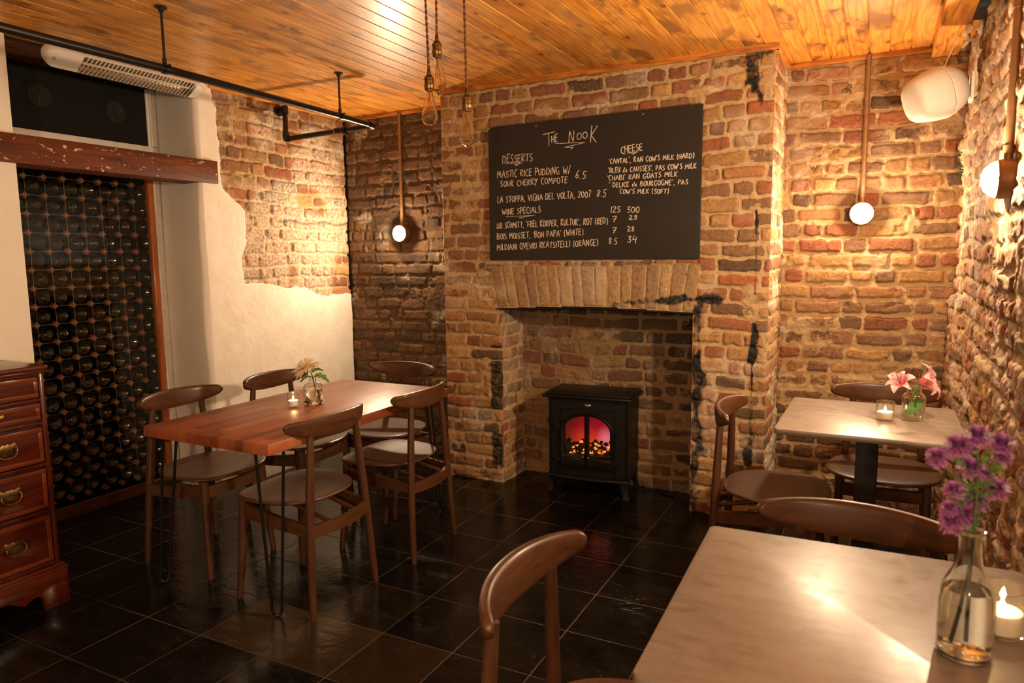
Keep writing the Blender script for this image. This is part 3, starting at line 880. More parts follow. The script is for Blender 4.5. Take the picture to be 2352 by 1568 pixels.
for (y, z) in spots[100:] + [(y, z) for z in zs_ for y in ys if y <= 2.05]:
    p = post_mesh(); q.add([(a, b_ + y - 2.42, c_ + z) for a, b_, c_ in p.v], p.f)
o = q.build('rack_posts_rest', MAT['post_wood'], rack, smooth=False); o.name = 'rack_post_row'; o['kind'] = 'stuff'
q = MB()
for y in ys: q.box(.0005, .002, y - 2.42 - .0007, y - 2.42 + .0007, .03, 1.90)
for z in zs_: q.box(.0015, .003, ys[0] - 2.42, ys[-1] - 2.42, z - .0007, z + .0007)
q.build('wire_grid', MAT['steel'], rack, smooth=False)

def bottle_mesh(rad, length, mat):
    r_ = rad
    prof = [(.0, .022), (r_ * .25, .021), (r_ * .5, .014), (r_ * .74, .003), (r_ * .86, 0), (r_ * .96, .004), (r_, .012), (r_, length * .6), (r_ * .8, length * .68), (.016, length * .78), (.0145, length * .95), (.0155, length), (.0, length)]
    q = MB().lathe(prof, 28, Matrix.Rotation(R(-90), 4, 'Y'))
    return q.build('wine_bottle', mat, ang=60)
rnd = random.Random(12)
protos = [bottle_mesh(.0380, .30, MAT['bottle']), bottle_mesh(.0405, .30, MAT['bottle']), bottle_mesh(.043, .31, MAT['bottle']), bottle_mesh(.038, .30, MAT['bottle_brown'])]
used = [False] * 4
for i, z in enumerate(zs_[:-1] + [zs_[-1]]):
    for k, y in enumerate(ys[:-1] + [ys[-1]]):
        cy, cz = y + RP / 2, z - RQ / 2
        if cy < 2.10 or cy > 2.87 or cz < .05: continue
        j = rnd.choice([0, 0, 1, 1, 2, 3])
        if used[j]: o = protos[j].copy(); COL.objects.link(o)
        else: o = protos[j]; used[j] = True
        rb_ = [.037, .0405, .043, .038][j]
        o.location = (-4.008 - rnd.random() * .03, cy + rnd.uniform(-.006, .006), z - RQ + .0035 + rb_ + .004)
        o.rotation_euler = (rnd.random() * 6, 0, rnd.uniform(-.03, .03))
        tag(o, 'dark wine bottle lying base outward in a rack cell behind the glass door', 'bottle', 'wine bottles in the rack')

# ------------------------------------------------------------ things on the ceiling and walls
# black pipe rail hung from rods
rail = empty('hanging_rail', (-2.65, 2.6, 2.2), 0, 'black pipe rail hanging from rods below the pine ceiling', 'rail')
PZ = 2.178
rel(MB().tube([(-2.595, -.3, PZ - .012), (-2.60, 1.989, PZ - .006), (-2.675, 3.126, PZ + .004), (-2.700, 3.43, PZ + .006)], .0165, 16).build('long_pipe', MAT['black_metal'], rail), rail)
rel(MB().tube([(-2.700, 3.452, PZ + .005), (-3.40, 3.452, PZ - .012)], .0165, 16).build('cross_pipe', MAT['black_metal'], rail), rail)
rel(MB().tube([(-3.405, 3.452, PZ - .012), (-3.43, 3.478, CEIL - .045)], .0165, 16).build('end_pipe', MAT['black_metal'], rail), rail)
rel(MB().tube(bez([(-2.697, 3.40, PZ + .006), (-2.700, 3.435, PZ + .005), (-2.712, 3.452, PZ + .004), (-2.74, 3.452, PZ + .004)], 5), .021, 16).build('elbow', MAT['black_metal'], rail), rail)
rel(MB().tube(bez([(-3.375, 3.452, PZ - .011), (-3.400, 3.452, PZ - .011), (-3.408, 3.454, PZ), (-3.41, 3.457, PZ + .025)], 5), .021, 16).build('elbow', MAT['black_metal'], rail), rail)
rel(MB().tube([(-3.425, 3.474, CEIL - .085), (-3.43, 3.478, CEIL - .035)], .021, 16).tube([(-3.44, 3.479, CEIL - .06), (-3.492, 3.479, CEIL - .06)], .018, 14).build('wall_tee', MAT['black_metal'], rail), rail)
rel(MB().tube([(-3.487, 3.479, CEIL - .06), (-3.478, 3.479, CEIL - .06)], .034, 20).build('wall_flange', MAT['black_metal'], rail), rail)
rel(MB().tube([(-3.0, 3.452, PZ), (-2.965, 3.452, PZ)], .0195, 16).build('pipe_coupling', MAT['black_metal'], rail), rail)
rel(MB().tube([(-2.93, 3.452, PZ - .002), (-2.912, 3.452, PZ - .002)], .027, 16).build('pipe_collar', MAT['black_metal'], rail), rail)
for (x, y, zt) in ((-2.60, 1.989, PZ - .006), (-2.675, 3.126, PZ + .004)):
    rel(MB().tube([(x, y, CEIL - .006), (x, y, zt + .02)], .0055, 10).tube([(x, y, CEIL - .0005), (x, y, CEIL - .006)], .024, 16).tube([(x, y, CEIL - .006), (x, y, CEIL - .02)], .011, 12).build('hanger_rod', MAT['black_metal'], rail), rail)
    rel(MB().tube([(x, y - .009, zt), (x, y + .009, zt)], .0205, 16).tube([(x, y, zt + .017), (x, y, zt + .04)], .009, 10).tube([(x + .02, y, zt + .006), (x + .032, y, zt + .01)], .006, 8).build('pipe_clamp', MAT['black_metal'], rail), rail)
q = MB().tube([(-2.985 + .0, 3.452 + .03 * math.sin(a), PZ - .008 + .03 * math.cos(a)) for a in [R(k) for k in range(20, 330, 20)]], .002, 8)
rel(q.build('copper_ring', MAT['copper'], rail), rail)

# infrared heater along the top of the recess
ht = empty('patio_heater', (-3.455, 2.44, 2.352), 0, 'long white infrared heater with a louvred grille under the ceiling edge', 'heater')
ht.rotation_euler = (0, R(-42), 0)
HL, HW = .425, .052
def stad(L, W, n=10):
    return [(W * math.cos(a), L - W + W * math.sin(a)) for a in [PI * k / n for k in range(n + 1)]] + [(-W * math.cos(a), -L + W - W * math.sin(a)) for a in [PI * k / n for k in range(n + 1)]]
so_, si_ = stad(HL, HW), [(p[0] * .86, p[1] * .985) for p in stad(HL, HW)]
P = [[(x * s1, y * (1 + (s1 - 1) * .15), z) for (x, y) in so_ + so_[:1]] for s1, z in ((.72, .052), (.9, .046), (1.0, .030), (1.0, .0), (.97, -.010), (.90, -.014))]
q = MB().grid(P)
q.f.append(tuple(range(len(so_))))
# face: solid ends around the grille opening
def face(y0, y1, w0=HW * .9):
    q.add([(-w0, y0, -.0135), (w0, y0, -.0135), (w0, y1, -.0135), (-w0, y1, -.0135)], [(0, 1, 2, 3)])
face(-.372, -.262); face(.360, .372)
q.add([(HW * .9, -.372, -.0135), (-HW * .9, -.372, -.0135)] + [(-HW * .9 * math.cos(a), -.372 - HW * .92 * math.sin(a), -.0135) for a in [PI * k / 8 for k in range(1, 8)]], [tuple(range(9))])
q.add([(-HW * .9, .372, -.0135), (HW * .9, .372, -.0135)] + [(HW * .9 * math.cos(a), .372 + HW * .92 * math.sin(a), -.0135) for a in [PI * k / 8 for k in range(1, 8)]], [tuple(range(9))])
q.build('housing', MAT['white_metal'], ht, ang=40)
q = MB()
n = 30
for k in range(n):
    y = -.258 + k * (.612 / (n - 1))
    q.tube([(-HW * .9, y, -.013), (-HW * .5, y + .003, -.016), (0, y + .008, -.017), (HW * .5, y + .014, -.016), (HW * .9, y + .02, -.013)], .0023, 6)
q.build('grille', MAT['white_metal'], ht)
q = MB().grid([[(HW * .82 * math.cos(a), y, .018 + .022 * math.sin(a) - .02) for a in [PI * k / 10 for k in range(11)]] for y in (-.262, .362)])
q.build('reflector', MAT['steel'], ht)
MB().tube([(0, -.25, .004), (0, .35, .004)], .006, 10).build('element', MAT['wax'], ht)
MB().lathe([(0, -.022), (.006, -.021), (.009, -.017), (.010, -.013)], 16, Matrix.Translation((0, -.375, 0))).build('indicator', MAT['white_plastic'], ht)

# bulkhead lamps
def bulkhead(loc, rot, label, dome='dome', cat='lamp', group='round bulkhead wall lamps'):
    e = empty('bulkhead_lamp', loc, 0, label, cat, group)
    e.rotation_euler = rot                     # local +z points out from the wall
    MB().lathe([(.0, 0), (.056, 0), (.060, .004), (.060, .048), (.057, .053), (.049, .053)], 32).build('lamp_base', MAT['conduit'], e)
    MB().lathe([(.0485, .050), (.0480, .056), (.045, .066), (.037, .078), (.022, .087), (.0, .090)], 24).build('dome_glass', MAT[dome], e, ang=80)
    q = MB()
    q.tube([(.0545 * math.cos(a), .0545 * math.sin(a), .055) for a in [2 * PI * k / 28 for k in range(29)]], .0042, 8, False)
    for w in (0, PI / 2, PI, 3 * PI / 2):
        q.tube([(x * math.cos(w), x * math.sin(w), z) for x, z in ((.0545, .055), (.053, .064), (.046, .076), (.032, .090), (.018, .096))], .0022, 6)
    q.tube([(.020 * math.cos(a), .020 * math.sin(a), .096) for a in [2 * PI * k / 16 for k in range(17)]], .0022, 6, False)
    q.build('guard', MAT['conduit'], e)
    return e
LL = (-2.985, YBL - .012, 1.572)
LR = (-.092, YBR - .012, 1.602)
LW = (XR + .014, 2.65, 1.618)
bulkhead(LL, (R(90), 0, 0), 'small glowing round bulkhead lamp on the smoky brick of the left alcove')
bulkhead(LR, (R(90), 0, 0), 'large glowing round bulkhead lamp on the brick of the right alcove')
bulkhead(LW, (R(90), 0, R(-90)), 'bulkhead lamp seen from its side on the rough right wall', 'dome_side')
def conduit(x, y, z0, label, axis):
    e = empty('conduit_pipe', (x, y, z0), 0, label, 'pipe', 'conduits to the wall lamps')
    L = CEIL - z0 - .005
    MB().tube([(0, 0, 0), (0, 0, L)], .0125, 14).build('pipe', MAT['conduit'], e)
    for h in (.03, L * .62):
        MB().tube([(0, 0, h - .012), (0, 0, h + .012)], .0155, 14).build('saddle', MAT['conduit'], e)
conduit(LL[0], LL[1] - .016, LL[2] + .058, 'copper-brown conduit pipe dropping down the left alcove brick', 'y')
conduit(LR[0], LR[1] - .016, LR[2] + .058, 'copper-brown conduit pipe dropping down the right alcove brick', 'y')
conduit(LW[0] - .030, LW[1], LW[2] + .058, 'copper-brown conduit pipe on the rough right wall', 'x')
# unseen lamps: a fill added to brighten the left wall, one behind the camera
bulkhead((XR + .018, .62, 1.63), (R(90), 0, R(-90)), 'added unseen fill lamp on the right wall beside the camera', 'dome_fill')
bulkhead((XR + .018, -1.40, 1.63), (R(90), 0, R(-90)), 'bulkhead lamp on the right wall behind the camera, out of the picture', 'dome_back')

# pendant bulbs
def pendant(top, soc, label):
    # soc: top of the brass holder
    e = empty('pendant_bulb', soc, 0, label, 'pendant', 'pendant filament bulbs')
    t_ = Vector(top) - Vector(soc)
    ext = t_ * ((CEIL - soc[2]) / t_.z)
    q = MB()
    n_ = int(ext.length / .004)
    for ph in (0, PI):
        q.tube([ext * (k / n_) + Vector((.0027 * math.cos(k * .55 + ph), .0027 * math.sin(k * .55 + ph), .0)) for k in range(n_ + 1)], .0027, 6)
    q.build('cord', MAT['cord'], e)
    MB().lathe([(.0045, .022), (.006, .020), (.0075, .0), (.012, -.002), (.0165, -.010), (.0185, -.012), (.0185, -.018), (.0170, -.020), (.0170, -.034), (.0185, -.036), (.0185, -.042), (.0175, -.044), (.0175, -.052), (.0160, -.054), (.0160, -.060), (.0, -.061)], 28).build('holder', MAT['old_brass'], e)
    bp = [(.0125, -.058), (.0130, -.066), (.0155, -.078), (.0205, -.100), (.0262, -.124), (.0300, -.142), (.0312, -.152), (.0295, -.164), (.0235, -.175), (.014, -.182), (.005, -.186), (.0035, -.190), (.0, -.1905)]
    inn_ = [(max(r_ - .0009, 0), z + (.0009 if z < -.16 else 0)) for r_, z in bp[:-3]] + [(0, -.1840)]
    MB().lathe(bp[::-1] + inn_, 32).build('bulb', MAT['bulb_solid'], e, ang=80)
    q = MB().tube([(0, 0, -.058), (0, 0, -.092)], .0035, 8)
    for k in range(6):
        a = PI * k / 3
        q.tube([(.005 * math.cos(a), .005 * math.sin(a), -.088), (.013 * math.cos(a + .3), .013 * math.sin(a + .3), -.150)], .0006, 5)
    q.build('filament', MAT['filament'], e)
pendant((-1.541, 2.302, 2.352), (-1.5165, 2.2755, 2.075), 'pendant filament bulb hanging in front, left and middle in height of three')
pendant((-1.5055, 2.320, 2.351), (-1.496, 2.303, 2.199), 'highest of the three pendant filament bulbs')
pendant((-1.4135, 2.368, 2.350), (-1.389, 2.332, 2.0), 'lowest and rightmost of the three pendant filament bulbs')

# joist, junction box, speaker
tag(MB().box(.186, .300, -.6, YBR - .008, CEIL - .055, CEIL + .003, .003).build('ceiling_joist', MAT['pine_y']), 'orange pine joist under the ceiling boards by the right wall', 'joist')
jb = empty('junction_box', (.345, 3.50, 2.40), 0, 'black box wrapped in clear tape high on the right wall', 'box')
MB().box(-.045, .05, -.10, .09, -.055, .01, .004).build('box_body', MAT['black_paint'], jb)
MB().grid([[(-.052 + .012 * math.sin(a * 2.1 + b2), .10 + .03 * a, -.062 - .012 * b2 + .01 * math.sin(a * 1.7)) for b2 in range(5)] for a in range(8)]).build('tape', MAT['white_plastic'], jb)

sp = empty('wall_speaker', (.200, 3.715, 2.090), 0, 'white egg-shaped speaker tilted down high in the right corner', 'speaker')
# local: +z is the front of the speaker
fwd = Vector((-.80, -.42, -.30)).normalized()
zq = fwd.to_track_quat('Z', 'Y')
sp.rotation_mode = 'QUATERNION'
sp.rotation_quaternion = zq
sp.scale = (.85, .85, .85)
def shell(prof, sq=2.6, n=40):
    return MB().lathe(prof, n, None, sq=sq)
shell([(.0, .150), (.04, .149), (.075, .145), (.098, .136), (.108, .122), (.118, .09), (.127, .05), (.131, .02), (.131, .004)]).build('front_grille', MAT['grille_cloth'], sp, ang=60)
shell([(.131, .002), (.1325, .0), (.1325, -.004), (.130, -.006)]).build('trim_ring', MAT['white_plastic'], sp)
shell([(.130, -.006), (.126, -.035), (.112, -.072), (.088, -.103), (.055, -.124), (.02, -.132), (.0, -.133)], 2.4).build('back_shell', MAT['white_plastic'], sp, ang=60)
MB().box(-.022, .022, -.004, .004, -.001, .003, .001).xf(Matrix.Translation((.0, -.104, .112)) @ Matrix.Rotation(R(72), 4, 'X')).build('badge', MAT['white_plastic'], sp)
ivm = Matrix.Translation(sp.location) @ zq.to_matrix().to_4x4() @ Matrix.Scale(.85, 4)
q = MB().box(.318, .332, 3.70, 3.80, 2.05, 2.17, .003).tube([(.325, 3.75, 2.11), (.28, 3.752, 2.108)], .014, 12)
q.xf(ivm.inverted()).build('bracket', MAT['white_plastic'], sp)
tag(MB().tube(bez([(.215, 3.755, 2.20), (.235, 3.80, 2.26), (.262, 3.86, 2.33), (.305, 3.88, 2.40)], 6), .003, 8).build('speaker_cable', MAT['white_plastic']), 'thin cable from the white speaker up to the ceiling joist', 'cable')

# moss tuft on the right wall
q = MB()
rnd = random.Random(5)
for k in range(90):
    y, z = rnd.gauss(3.98, .03), rnd.gauss(1.82, .028)
    q.tube([(.330, y, z), (.318 - rnd.random() * .02, y + rnd.uniform(-.008, .008), z + rnd.uniform(-.004, .012))], [.0022, .0006], 4)
o = q.build('moss', MAT['moss'])
tag(o, 'small tuft of green moss growing on the right wall near its lamp', 'moss', kind='stuff')

# ------------------------------------------------------------ chalkboard
GL = {}
def arc(cx, cy, rx, ry, a0, a1, n=10): return [(cx + rx * math.cos(R(a0 + (a1 - a0) * k / n)), cy + ry * math.sin(R(a0 + (a1 - a0) * k / n))) for k in range(n + 1)]
GL['A'] = (.62, [[(0, 0), (.28, 1), (.58, 0)], [(.1, .36), (.5, .38)]])
GL['B'] = (.55, [[(0, 0), (.03, 1)], [(.03, .98), (.38, .92), (.42, .68), (.05, .52), (.45, .42), (.48, .12), (0, .02)]])
GL['C'] = (.52, [arc(.32, .5, .3, .5, 55, 300)])
GL['D'] = (.58, [[(0, 0), (.03, 1)], [(.0, .98), (.35, .88), (.52, .5), (.36, .1), (0, .02)]])
GL['E'] = (.48, [[(.42, 1), (0, .97), (0, 0), (.42, .03)], [(0, .52), (.36, .54)]])
GL['F'] = (.46, [[(.42, 1), (0, .96), (0, 0)], [(0, .5), (.34, .54)]])
GL['G'] = (.58, [arc(.32, .5, .3, .5, 55, 300) + [(.5, .38)], [(.3, .42), (.52, .42), (.5, -.05)]])
GL['H'] = (.52, [[(0, 1), (.02, 0)], [(.44, 1), (.44, 0)], [(0, .48), (.45, .54)]])
GL['I'] = (.16, [[(.05, 1), (.05, 0)]])
GL['J'] = (.42, [[(.34, 1), (.34, .2), (.2, 0), (0, .14)]])
GL['K'] = (.52, [[(0, 1), (.02, 0)], [(.46, 1), (.03, .42), (.5, -.02)]])
GL['L'] = (.44, [[(.02, 1), (0, .02), (.4, .05)]])
GL['M'] = (.74, [[(0, 0), (.1, 1), (.34, .38), (.56, 1), (.66, 0)]])
GL['N'] = (.6, [[(0, 0), (.05, 1), (.48, .02), (.52, 1)]])
GL['O'] = (.56, [arc(.27, .47, .25, .46, 90, 450, 14)])
GL['P'] = (.5, [[(.02, 0), (.04, 1)], [(.02, .98), (.38, .94), (.44, .7), (.3, .5), (.03, .44)]])
GL['Q'] = (.6, [arc(.27, .5, .25, .48, 90, 450, 14), [(.3, .2), (.56, -.06)]])
GL['R'] = (.54, [[(.02, 0), (.04, 1)], [(.02, .98), (.38, .94), (.42, .68), (.04, .5), (.48, 0)]])
GL['S'] = (.48, [[(.42, .9), (.26, 1), (.06, .84), (.1, .62), (.36, .42), (.42, .2), (.22, 0), (0, .1)]])
GL['T'] = (.54, [[(0, .96), (.54, 1)], [(.26, .98), (.24, 0)]])
GL['U'] = (.54, [[(0, 1), (.02, .25), (.2, 0), (.4, .2), (.46, 1)]])
GL['V'] = (.56, [[(0, 1), (.24, 0), (.52, 1)]])
GL['W'] = (.78, [[(0, 1), (.16, 0), (.36, .7), (.52, 0), (.74, 1)]])
GL['X'] = (.5, [[(0, 1), (.46, 0)], [(.46, 1), (0, 0)]])
GL['Y'] = (.52, [[(0, 1), (.22, .5)], [(.48, 1), (.2, .3), (.02, -.16)]])
GL['Z'] = (.5, [[(0, 1), (.46, 1), (0, 0), (.48, 0)]])
GL['d'] = (.42, [[(.34, .95), (.34, 0)], arc(.18, .24, .16, .24, 0, 360, 10)])
GL['e'] = (.4, [[(.03, .28), (.33, .3), (.26, .52), (.1, .5), (.02, .25), (.12, .02), (.33, .06)]])
GL['0'] = GL['O']
GL['1'] = (.2, [[(.08, 1), (.08, 0)]])
GL['2'] = (.5, [[(.02, .8), (.2, 1), (.4, .82), (.3, .5), (0, .02), (.46, .04)]])
GL['3'] = (.48, [[(.03, .96), (.4, .98), (.16, .58), (.42, .36), (.3, .04), (0, .06)]])
GL['4'] = (.52, [[(.16, 1), (.03, .42), (.5, .46)], [(.42, .8), (.36, -.1)]])
GL['5'] = (.48, [[(.44, 1), (.1, .98), (.06, .56), (.34, .54), (.4, .2), (.2, 0), (0, .08)]])
GL['6'] = (.48, [[(.36, 1), (.1, .55), (.03, .2), (.2, 0), (.4, .2), (.28, .44), (.06, .3)]])
GL['7'] = (.46, [[(0, .96), (.44, 1), (.14, 0)], [(.08, .5), (.4, .54)]])
GL['8'] = (.48, [[(.38, .86), (.2, 1), (.06, .8), (.38, .28), (.22, 0), (.03, .2), (.4, .78), (.38, .86)]])
GL['.'] = (.18, [[(.05, .06), (.08, .0)]])
GL[','] = (.2, [[(.08, .08), (.03, -.16)]])
GL["'"] = (.16, [[(.06, 1.1), (.02, .84)]])
GL['('] = (.3, [arc(.34, .45, .3, .7, 125, 235, 8)])
GL[')'] = (.3, [arc(-.06, .45, .3, .7, 55, -55, 8)])
GL['/'] = (.4, [[(0, -.05), (.36, 1.1)]])
GL[' '] = (.36, [])
GL['\u00d6'] = (.56, GL['O'][1] + [[(.12, 1.14), (.15, 1.1)], [(.38, 1.16), (.4, 1.12)]])
BY = 3.738
cb_ = empty('chalkboard', (-1.458, BY, 1.379), 0, 'black chalkboard menu headed THE NOOK on the chimney breast', 'chalkboard')
q = MB().prism([(-2.0855, 1.381), (-.8345, 1.379), (-.8325, 2.163), (-2.060, 2.158), (-2.0835, 2.143)], BY, BY + .018, 'y', .0015)
t = NT('chalkboard paint')
v = t.vec()
sm = t.noise(t.vec((2.2, 2.2, 2.8)), 1, 5, .6, .6)
c = t.mix(t.mapr(sm, .45, .75), (.010, .0085, .0072), (.017, .014, .0115))
t.bsdf(Base_Color=c, Roughness=t.mapr(t.noise(v, 60, 3), .3, .7, .42, .55), Normal=t.bump(t.noise(v, 200, 3), .08, .001))
rel(q.build('board', t.m, cb_, smooth=False), cb_)
for x, z in ((-1.7725, 2.1395), (-1.145, 2.142)):
    rel(MB().lathe([(.0, .003), (.003, .003), (.006, .0015), (.0065, 0)], 16, Matrix.Translation((x, BY, z)) @ Matrix.Rotation(R(90), 4, 'X')).build('screw', MAT['brass'], cb_), cb_)
rnd = random.Random(77)
def ribbon(q, pts, w):
    n = len(pts)
    V = []
    for i, p in enumerate(pts):
        a, b_ = pts[max(i - 1, 0)], pts[min(i + 1, n - 1)]
        dx, dz = b_[0] - a[0], b_[1] - a[1]
        L = math.hypot(dx, dz) or 1
        ww = w * (.75 + .5 * rnd.random()) * .5
        V += [(p[0] - dz / L * ww, BY - .0006, p[1] + dx / L * ww), (p[0] + dz / L * ww, BY - .0006, p[1] - dx / L * ww)]
    q.add(V, [(2 * i, 2 * i + 1, 2 * i + 3, 2 * i + 2) for i in range(n - 1)])
def dense(pts, st):
    out = []
    for a, b_ in zip(pts[:-1], pts[1:]):
        k = max(1, int(math.hypot(b_[0] - a[0], b_[1] - a[1]) / st))
        out += [(a[0] + (b_[0] - a[0]) * i / k, a[1] + (b_[1] - a[1]) * i / k) for i in range(k)]
    return out + [pts[-1]]
def write(text, x0, z0, x1, z1, h, w=.0044):
    q = MB()
    tot = sum(GL[ch][0] + .12 for ch in text) - .12
    L = math.hypot(x1 - x0, z1 - z0)
    sx = L / tot
    dx, dz = (x1 - x0) / L, (z1 - z0) / L
    p = 0
    for ch in text:
        wd, strokes = GL[ch]
        jy = rnd.uniform(-.07, .07); sl = rnd.uniform(-.04, .08); sc = rnd.uniform(.92, 1.1)
        for stq in strokes:
            pts = []
            for (a, b_) in stq:
                a2 = p + (a + b_ * sl) * sx
                b2 = (b_ * sc + jy) * h
                pts.append((x0 + a2 * dx - b2 * dz, z0 + a2 * dz + b2 * dx))
            ribbon(q, dense(pts, .006), w)
        p += (wd + .12) * sx
    return q
LINES = [('T', -1.722, 2.020, -1.650, 2.026, 0.070), ('HE', -1.674, 2.037, -1.636, 2.039, 0.041), ('N', -1.569, 2.027, -1.536, 2.027, 0.066), ('OO', -1.523, 2.042, -1.457, 2.043, 0.035), ('K', -1.442, 2.022, -1.404, 2.020, 0.084), ('DESSERTS', -1.99, 1.948, -1.793, 1.944, 0.043), ('MASTIC RICE PUDDING W/', -2.026, 1.865, -1.559, 1.859, 0.039), ('SOUR CHERRY COMPOTE', -2.006, 1.813, -1.577, 1.809, 0.032), ('6.5', -1.532, 1.833, -1.469, 1.823, 0.044), ('LA STOPPA, VIGNA DEL VOLTA, 2007', -2.026, 1.719, -1.438, 1.724, 0.036), ('8.5', -1.405, 1.727, -1.349, 1.72, 0.039), ('WINE SPECIALS', -1.997, 1.647, -1.745, 1.651, 0.035), ("DB SCHMITT, 'FREI, KÖRPER, KULTUR', ROT (RED)", -2.032, 1.569, -1.338, 1.575, 0.034), ("BOIS MOISSET, 'BON PAPA' (WHITE)", -2.034, 1.502, -1.482, 1.517, 0.034), ('MILDIANI QVEVRI RKATSITELLI (ORANGE)', -2.035, 1.44, -1.393, 1.458, 0.034), ('125', -1.323, 1.634, -1.266, 1.632, 0.033), ('500', -1.227, 1.632, -1.16, 1.63, 0.03), ('7', -1.312, 1.582, -1.287, 1.583, 0.033), ('28', -1.217, 1.593, -1.169, 1.592, 0.025), ('7', -1.312, 1.523, -1.289, 1.523, 0.033), ('28', -1.226, 1.53, -1.185, 1.53, 0.028), ('8.5', -1.333, 1.463, -1.283, 1.463, 0.035), ('34', -1.226, 1.47, -1.172, 1.468, 0.035), ('CHEESE', -1.265, 1.947, -1.143, 1.955, 0.035), ("'CANTAL', RAN COW'S MILK (HARD)", -1.333, 1.896, -0.871, 1.895, 0.026), ("'BLEU de CAUSSES', PAS COW'S MILK", -1.336, 1.849, -0.859, 1.842, 0.026), ("'CHABI' RAN GOATS MILK", -1.342, 1.808, -0.956, 1.807, 0.026), ("' DELICE de BOURGOGNE', PAS", -1.332, 1.771, -0.9, 1.763, 0.025), ("COW'S MILK (SOFT)", -1.27, 1.734, -1.001, 1.722, 0.024)]
SW = [[(-1.653, 2.031), (-1.469, 2.023), (-1.596, 2.006), (-1.54, 2.002), (-1.559, 1.991)], [(-1.974, 1.943), (-1.858, 1.939), (-1.916, 1.932), (-1.887, 1.927)], [(-1.971, 1.636), (-1.782, 1.638), (-1.89, 1.628), (-1.858, 1.623)], [(-1.251, 1.942), (-1.238, 1.943)], [(-1.229, 1.945), (-1.167, 1.949), (-1.207, 1.939), (-1.189, 1.939)], [(-1.698, 2.02), (-1.686, 2.021)]]
for L in LINES:
    rel(write(*L).build('chalk_writing', MAT['chalk'], cb_, smooth=False, fix=False), cb_)
for pts in SW:
    q = MB(); ribbon(q, dense(pts, .008), .0026)
    rel(q.build('chalk_underline', MAT['chalk'], cb_, smooth=False, fix=False), cb_)

# iron bar under the soldier arch
q = MB().prism([(FX0 - .03, 1.083), (-1.45, 1.101), (FX1 + .02, 1.086), (FX1 + .02, 1.094), (-1.45, 1.112), (FX0 - .03, 1.092)], YCH - .012, YCH + .11, 'y', .001)
tag(q.build('iron_bar', MAT['cast_iron']), 'dark flat iron bar carrying the brick arch over the fireplace', 'bar')

# ------------------------------------------------------------ electric stove
sv = empty('stove', (-1.478, 3.90, 0), R(4), 'black freestanding stove with arched glass doors and glowing coals in the fireplace', 'stove')
W2, D2, Z0, Z1 = .237, .135, .105, .578
YF_ = -D2
# body: five sides with an open front behind the doors
q = MB().box(-W2, -W2 + .012, -D2, D2, Z0, Z1).box(W2 - .012, W2, -D2, D2, Z0, Z1).box(-W2, W2, D2 - .012, D2, Z0, Z1).box(-W2, W2, -D2, D2, Z0, Z0 + .012).box(-W2, W2, -D2, D2, Z1 - .012, Z1)
q.box(-W2, W2, -D2 - .0, -D2 + .012, .505, Z1).box(-W2, -.160, -D2, -D2 + .012, Z0, .505).box(.160, W2, -D2, -D2 + .012, Z0, .505).box(-.17, .17, -D2, -D2 + .012, Z0, .155)
for sg in (-1, 1):
    for k in range(12):
        a0, a1 = PI / 2 * k / 12, PI / 2 * (k + 1) / 12
        xa, xb = sg * .164 * math.cos(a0), sg * .164 * math.cos(a1)
        za, zb_ = .384 + .111 * math.sin(a0), .384 + .111 * math.sin(a1)
        q.add([(xa, -D2, za), (xb, -D2, zb_), (xb, -D2, .512), (xa, -D2, .512)], [(0, 1, 2, 3)])
q.build('body', MAT['cast_iron'], sv, smooth=False)
q = MB().box(-W2 - .032, W2 + .032, -D2 - .032, D2 + .012, Z1, Z1 + .016, .005).box(-W2 - .018, W2 + .018, -D2 - .018, D2 + .006, Z1 + .014, Z1 + .030, .008).box(-W2 + .02, W2 - .02, -D2 + .015, D2 - .02, Z1 + .028, Z1 + .034, .003)
q.build('top_plate', MAT['cast_iron'], sv)
q = MB().lathe([(0, .004), (.018, .004), (.022, .002), (.023, 0)], 24)
q.v = [(x * .95, -D2 - z, y * .48 + .538) for x, y, z in q.v]
q.build('badge', MAT['steel'], sv)
def arch_out(x0, x1, z0, zs, R0, n=14, inset=0.0):
    # half arched leaf between x0 (hinge side) and x1 (meeting edge at 0); circle centred on 0
    pts = [(x1, z0), (x0, z0), (x0, zs)]
    Rr = abs(x0)
    for k in range(1, n + 1):
        a = PI - (PI / 2) * k / n if x0 < 0 else (PI / 2) * k / n
        px = Rr * math.cos(a)
        pts.append((px if abs(px) > abs(x1) else x1, zs + R0 * math.sin(a)))
    return pts
